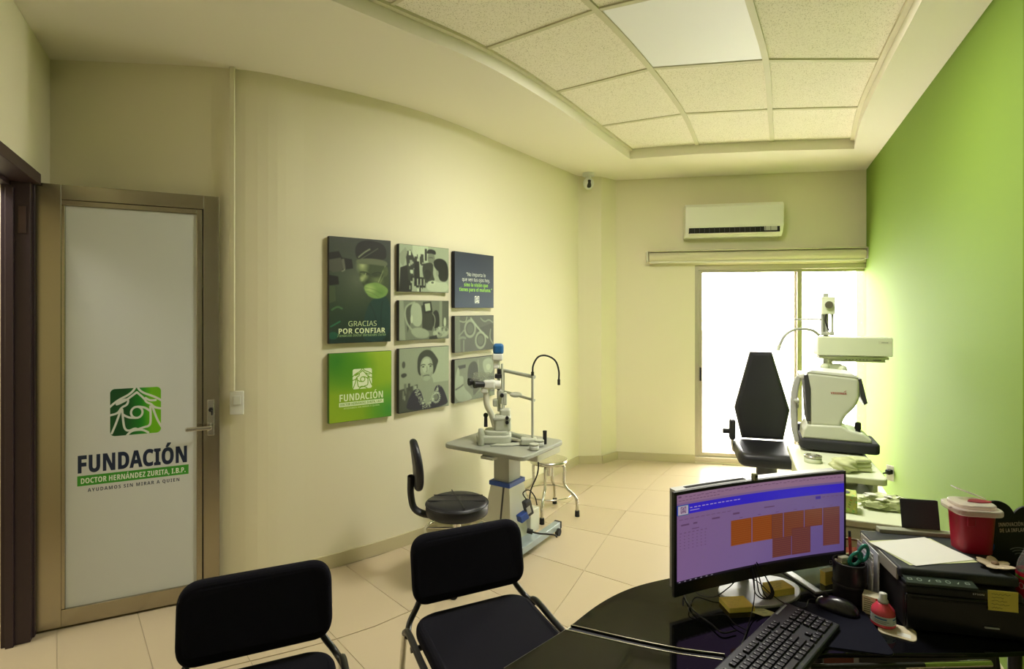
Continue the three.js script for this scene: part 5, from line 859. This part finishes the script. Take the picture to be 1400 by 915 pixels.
// pen cup and contents
{
  const cx = 1.012, cd = 1.645;
  const t = thing('pen_cup', [cx, DH2, cd], 0, 'round black pen cup holding scissors between tablet and printer', 'pen cup');
  part('cup', lathe([[0, 0.002], [0.042, 0], [0.044, 0.004], [0.044, 0.108], [0.0425, 0.112], [0.040, 0.108], [0.040, 0.006], [0, 0.006]], 36), M.blackMetal, t); part('rim', new THREE.TorusGeometry(0.0425, 0.003, 8, 36).rotateX(Math.PI / 2).translate(0, 0.111, 0), M.blackPlastic, t);
  part('band', lathe([[0.0445, 0.04], [0.0458, 0.042], [0.0458, 0.05], [0.0445, 0.052]], 36), M.blackPlastic, t);
  const sc = thing('scissors', [cx + 0.022, DH2 + 0.03, cd - 0.012], 0, 'teal handled scissors standing in the black pen cup', 'scissors');
  const ring = (x, y, a) => new THREE.TorusGeometry(0.017, 0.0055, 8, 24).scale(0.8, 1.25, 1).rotateZ(a).translate(x, y, 0);
  part('handle', ring(-0.012, 0.095, -0.7), M.teal, sc); part('handle', ring(0.012, 0.112, -0.25), M.teal, sc); part('blade', [bx(0.008, 0.085, 0.002, -0.002, 0.04, 0, 0.0005).rotateZ(0.08), bx(0.008, 0.085, 0.002, 0.002, 0.04, 0.002, 0.0005).rotateZ(-0.08)], M.steel, sc);
  const pn = thing('pen', [cx + 0.02, DH2 + 0.02, cd + 0.02], 0, 'red pen with dark tip sticking up from the pen cup', 'pen');
  part('barrel', rod([0, 0, 0], [-0.004, 0.155, -0.005], 0.0042), std([0.6, 0.04, 0.03], 0.4), pn); part('cap', rod([-0.004, 0.155, -0.005], [-0.0044, 0.172, -0.0055], 0.0036), M.softBlack, pn);
  const er = thing('eraser', [cx - 0.017, DH2 + 0.07, cd], 15, 'pale cream eraser block standing in the pen cup', 'eraser');
  part('sleeve', bx(0.034, 0.045, 0.02, 0, 0.022, 0, 0.003), std([0.50, 0.52, 0.36], 0.7), er); part('tip', bx(0.032, 0.014, 0.018, 0, 0.05, 0, 0.004), std([0.62, 0.62, 0.5], 0.7), er);
  const bl = thing('pencil_sharpener', [cx - 0.034, DH2 + 0.012, cd + 0.01], 0, 'small blue plastic item at the left rim of the pen cup', 'stationery');
  part('body', bx(0.008, 0.095, 0.012, 0, 0.047, 0, 0.003), std([0.03, 0.2, 0.42], 0.4), bl); part('tip', bx(0.006, 0.01, 0.008, 0, 0.098, 0, 0.002), M.white, bl);
  const yb = thing('yellow_note_block', [cx - 0.02, DH2, cd + 0.075], 20, 'yellow note block tucked behind the pen cup', 'note pad');
  part('pad', bx(0.05, 0.05, 0.02, 0, 0.025, 0, 0.002), M.note, yb); part('cover', bx(0.05, 0.002, 0.02, 0, 0.051, 0, 0.0005), M.notePale, yb);
  // envelopes leaning between cup and printer
  for (let i = 0; i < 6; i++) {
    const e = thing('envelope', [1.064 + i * 0.0058, DH2, 1.655 + (i % 3) * 0.008], 78, ['leftmost pale envelope of the upright bundle beside the printer', 'second envelope from the left in the upright bundle', 'third envelope from the left in the upright bundle', 'third envelope from the right in the upright bundle', 'second envelope from the right in the upright bundle', 'rightmost envelope of the upright bundle, against the printer'][i], 'envelope', 'upright bundle of envelopes');
    const hh = 0.128 + ((i * 5) % 4) * 0.008; part('envelope', bx(0.11, hh, 0.0032, 0, hh / 2 + 0.001, 0, 0.001), std([0.70 + 0.05 * (i % 3), 0.72 + 0.04 * (i % 3), 0.80], 0.8), e); part('flap', bx(0.108, 0.03, 0.0008, 0, hh - 0.02, 0.0019, 0), M.paper, e);
  }
  const mt = canvasTex(128, 128, (g) => { g.fillStyle = 'rgb(214,212,178)'; g.fillRect(0, 0, 128, 128); g.fillStyle = 'rgb(180,40,44)'; g.fillRect(104, 0, 14, 128); g.fillStyle = 'rgb(90,100,70)'; for (let r = 0; r < 7; r++) g.fillRect(12, 14 + r * 15, 50 + (r * 23) % 30, 6); });
  const mb = thing('medicine_box', [1.03, DH2, 1.572], -40, 'small cream medicine box with red stripe in front of envelopes', 'box');
  part('carton', bx(0.04, 0.05, 0.04, 0, 0.025, 0, 0.001), std([1, 1, 1], 0.6, { map: mt }), mb); part('flap', bx(0.04, 0.001, 0.04, 0, 0.0508, 0, 0), std([0.7, 0.66, 0.48], 0.6), mb);
  const cd2 = thing('card_coaster', [1.02, DH2, 1.488], -35, 'cream card lying under the small red bottle', 'card');
  part('card', flat(rrShape(0.085, 0.07, 0.02), 0.003, 0.001, 1, 8).translate(0.02, 0.0015, 0), std([0.66, 0.58, 0.4], 0.7), cd2); part('print', bx(0.03, 0.0003, 0.02, 0.035, 0.0032, 0.015, 0), M.paper, cd2);
  const rb = thing('red_bottle', [1.02, DH2 + 0.003, 1.508], 0, 'small translucent red bottle with white cap on a cream card', 'bottle');
  part('bottle', lathe([[0, 0], [0.027, 0], [0.030, 0.004], [0.028, 0.03], [0.0285, 0.036], [0.026, 0.045], [0.016, 0.056], [0.011, 0.06], [0, 0.06]], 32), phys([0.72, 0.06, 0.10], 0.25, { clearcoat: 0.5 }), rb);
  const lt = canvasTex(256, 64, (g, w, h) => { g.fillStyle = 'rgb(190,200,196)'; g.fillRect(0, 0, w, h); g.fillStyle = 'rgb(60,110,150)'; for (let i = 0; i < 4; i++) { g.fillRect(10 + i * 64, 12, 42, 12); g.fillStyle = 'rgb(120,130,130)'; g.fillRect(10 + i * 64, 34, 50, 5); g.fillRect(10 + i * 64, 46, 40, 5); g.fillStyle = 'rgb(60,110,150)'; } });
  part('label', new THREE.CylinderGeometry(0.0288, 0.0296, 0.022, 32, 1, true).translate(0, 0.02, 0), std([1, 1, 1], 0.5, { map: lt, side: THREE.DoubleSide }), rb);
  part('cap', lathe([[0, 0.06], [0.013, 0.06], [0.012, 0.066], [0.0095, 0.07], [0.0095, 0.084], [0, 0.085]], 24), M.white, rb);
}
// power strip and cables under the desk
{
  const t = thing('power_strip', [1.335, 0.69, 1.52], 8, 'white cable box hanging below the desk under the printer', 'power strip');
  part('housing', bx(0.075, 0.018, 0.05, 0, 0.009, 0, 0.005), M.device, t); for (let i = 0; i < 2; i++) part('socket', bx(0.07, 0.004, 0.008, 0, 0.019, -0.012 + i * 0.022, 0.001), M.rubber, t);
  const c = (label, pts, r) => { const o = thing('cable', [0, 0, 0], 0, label, 'cable'); part('cord', tube(pts.map(([x, y, d]) => [x, y, -d]), r, 60, false, 6), M.rubber, o); };
  c('black cable hanging below the right end of the desk', [[1.40, 0.72, 1.60], [1.44, 0.66, 1.60], [1.5, 0.62, 1.66], [1.62, 0.66, 1.72], [1.75, 0.7, 1.8]], 0.007);
  c('thin black cable loop below the desk in front of green wall', [[1.42, 0.735, 1.62], [1.43, 0.68, 1.62], [1.47, 0.66, 1.64], [1.49, 0.70, 1.66], [1.47, 0.735, 1.66]], 0.004);
  c('black cable running to the floor below the printer', [[1.36, 0.72, 1.56], [1.42, 0.55, 1.6], [1.45, 0.3, 1.62], [1.5, 0.05, 1.7], [1.6, 0.01, 1.8]], 0.006);
}

renderer.render(scene, camera);
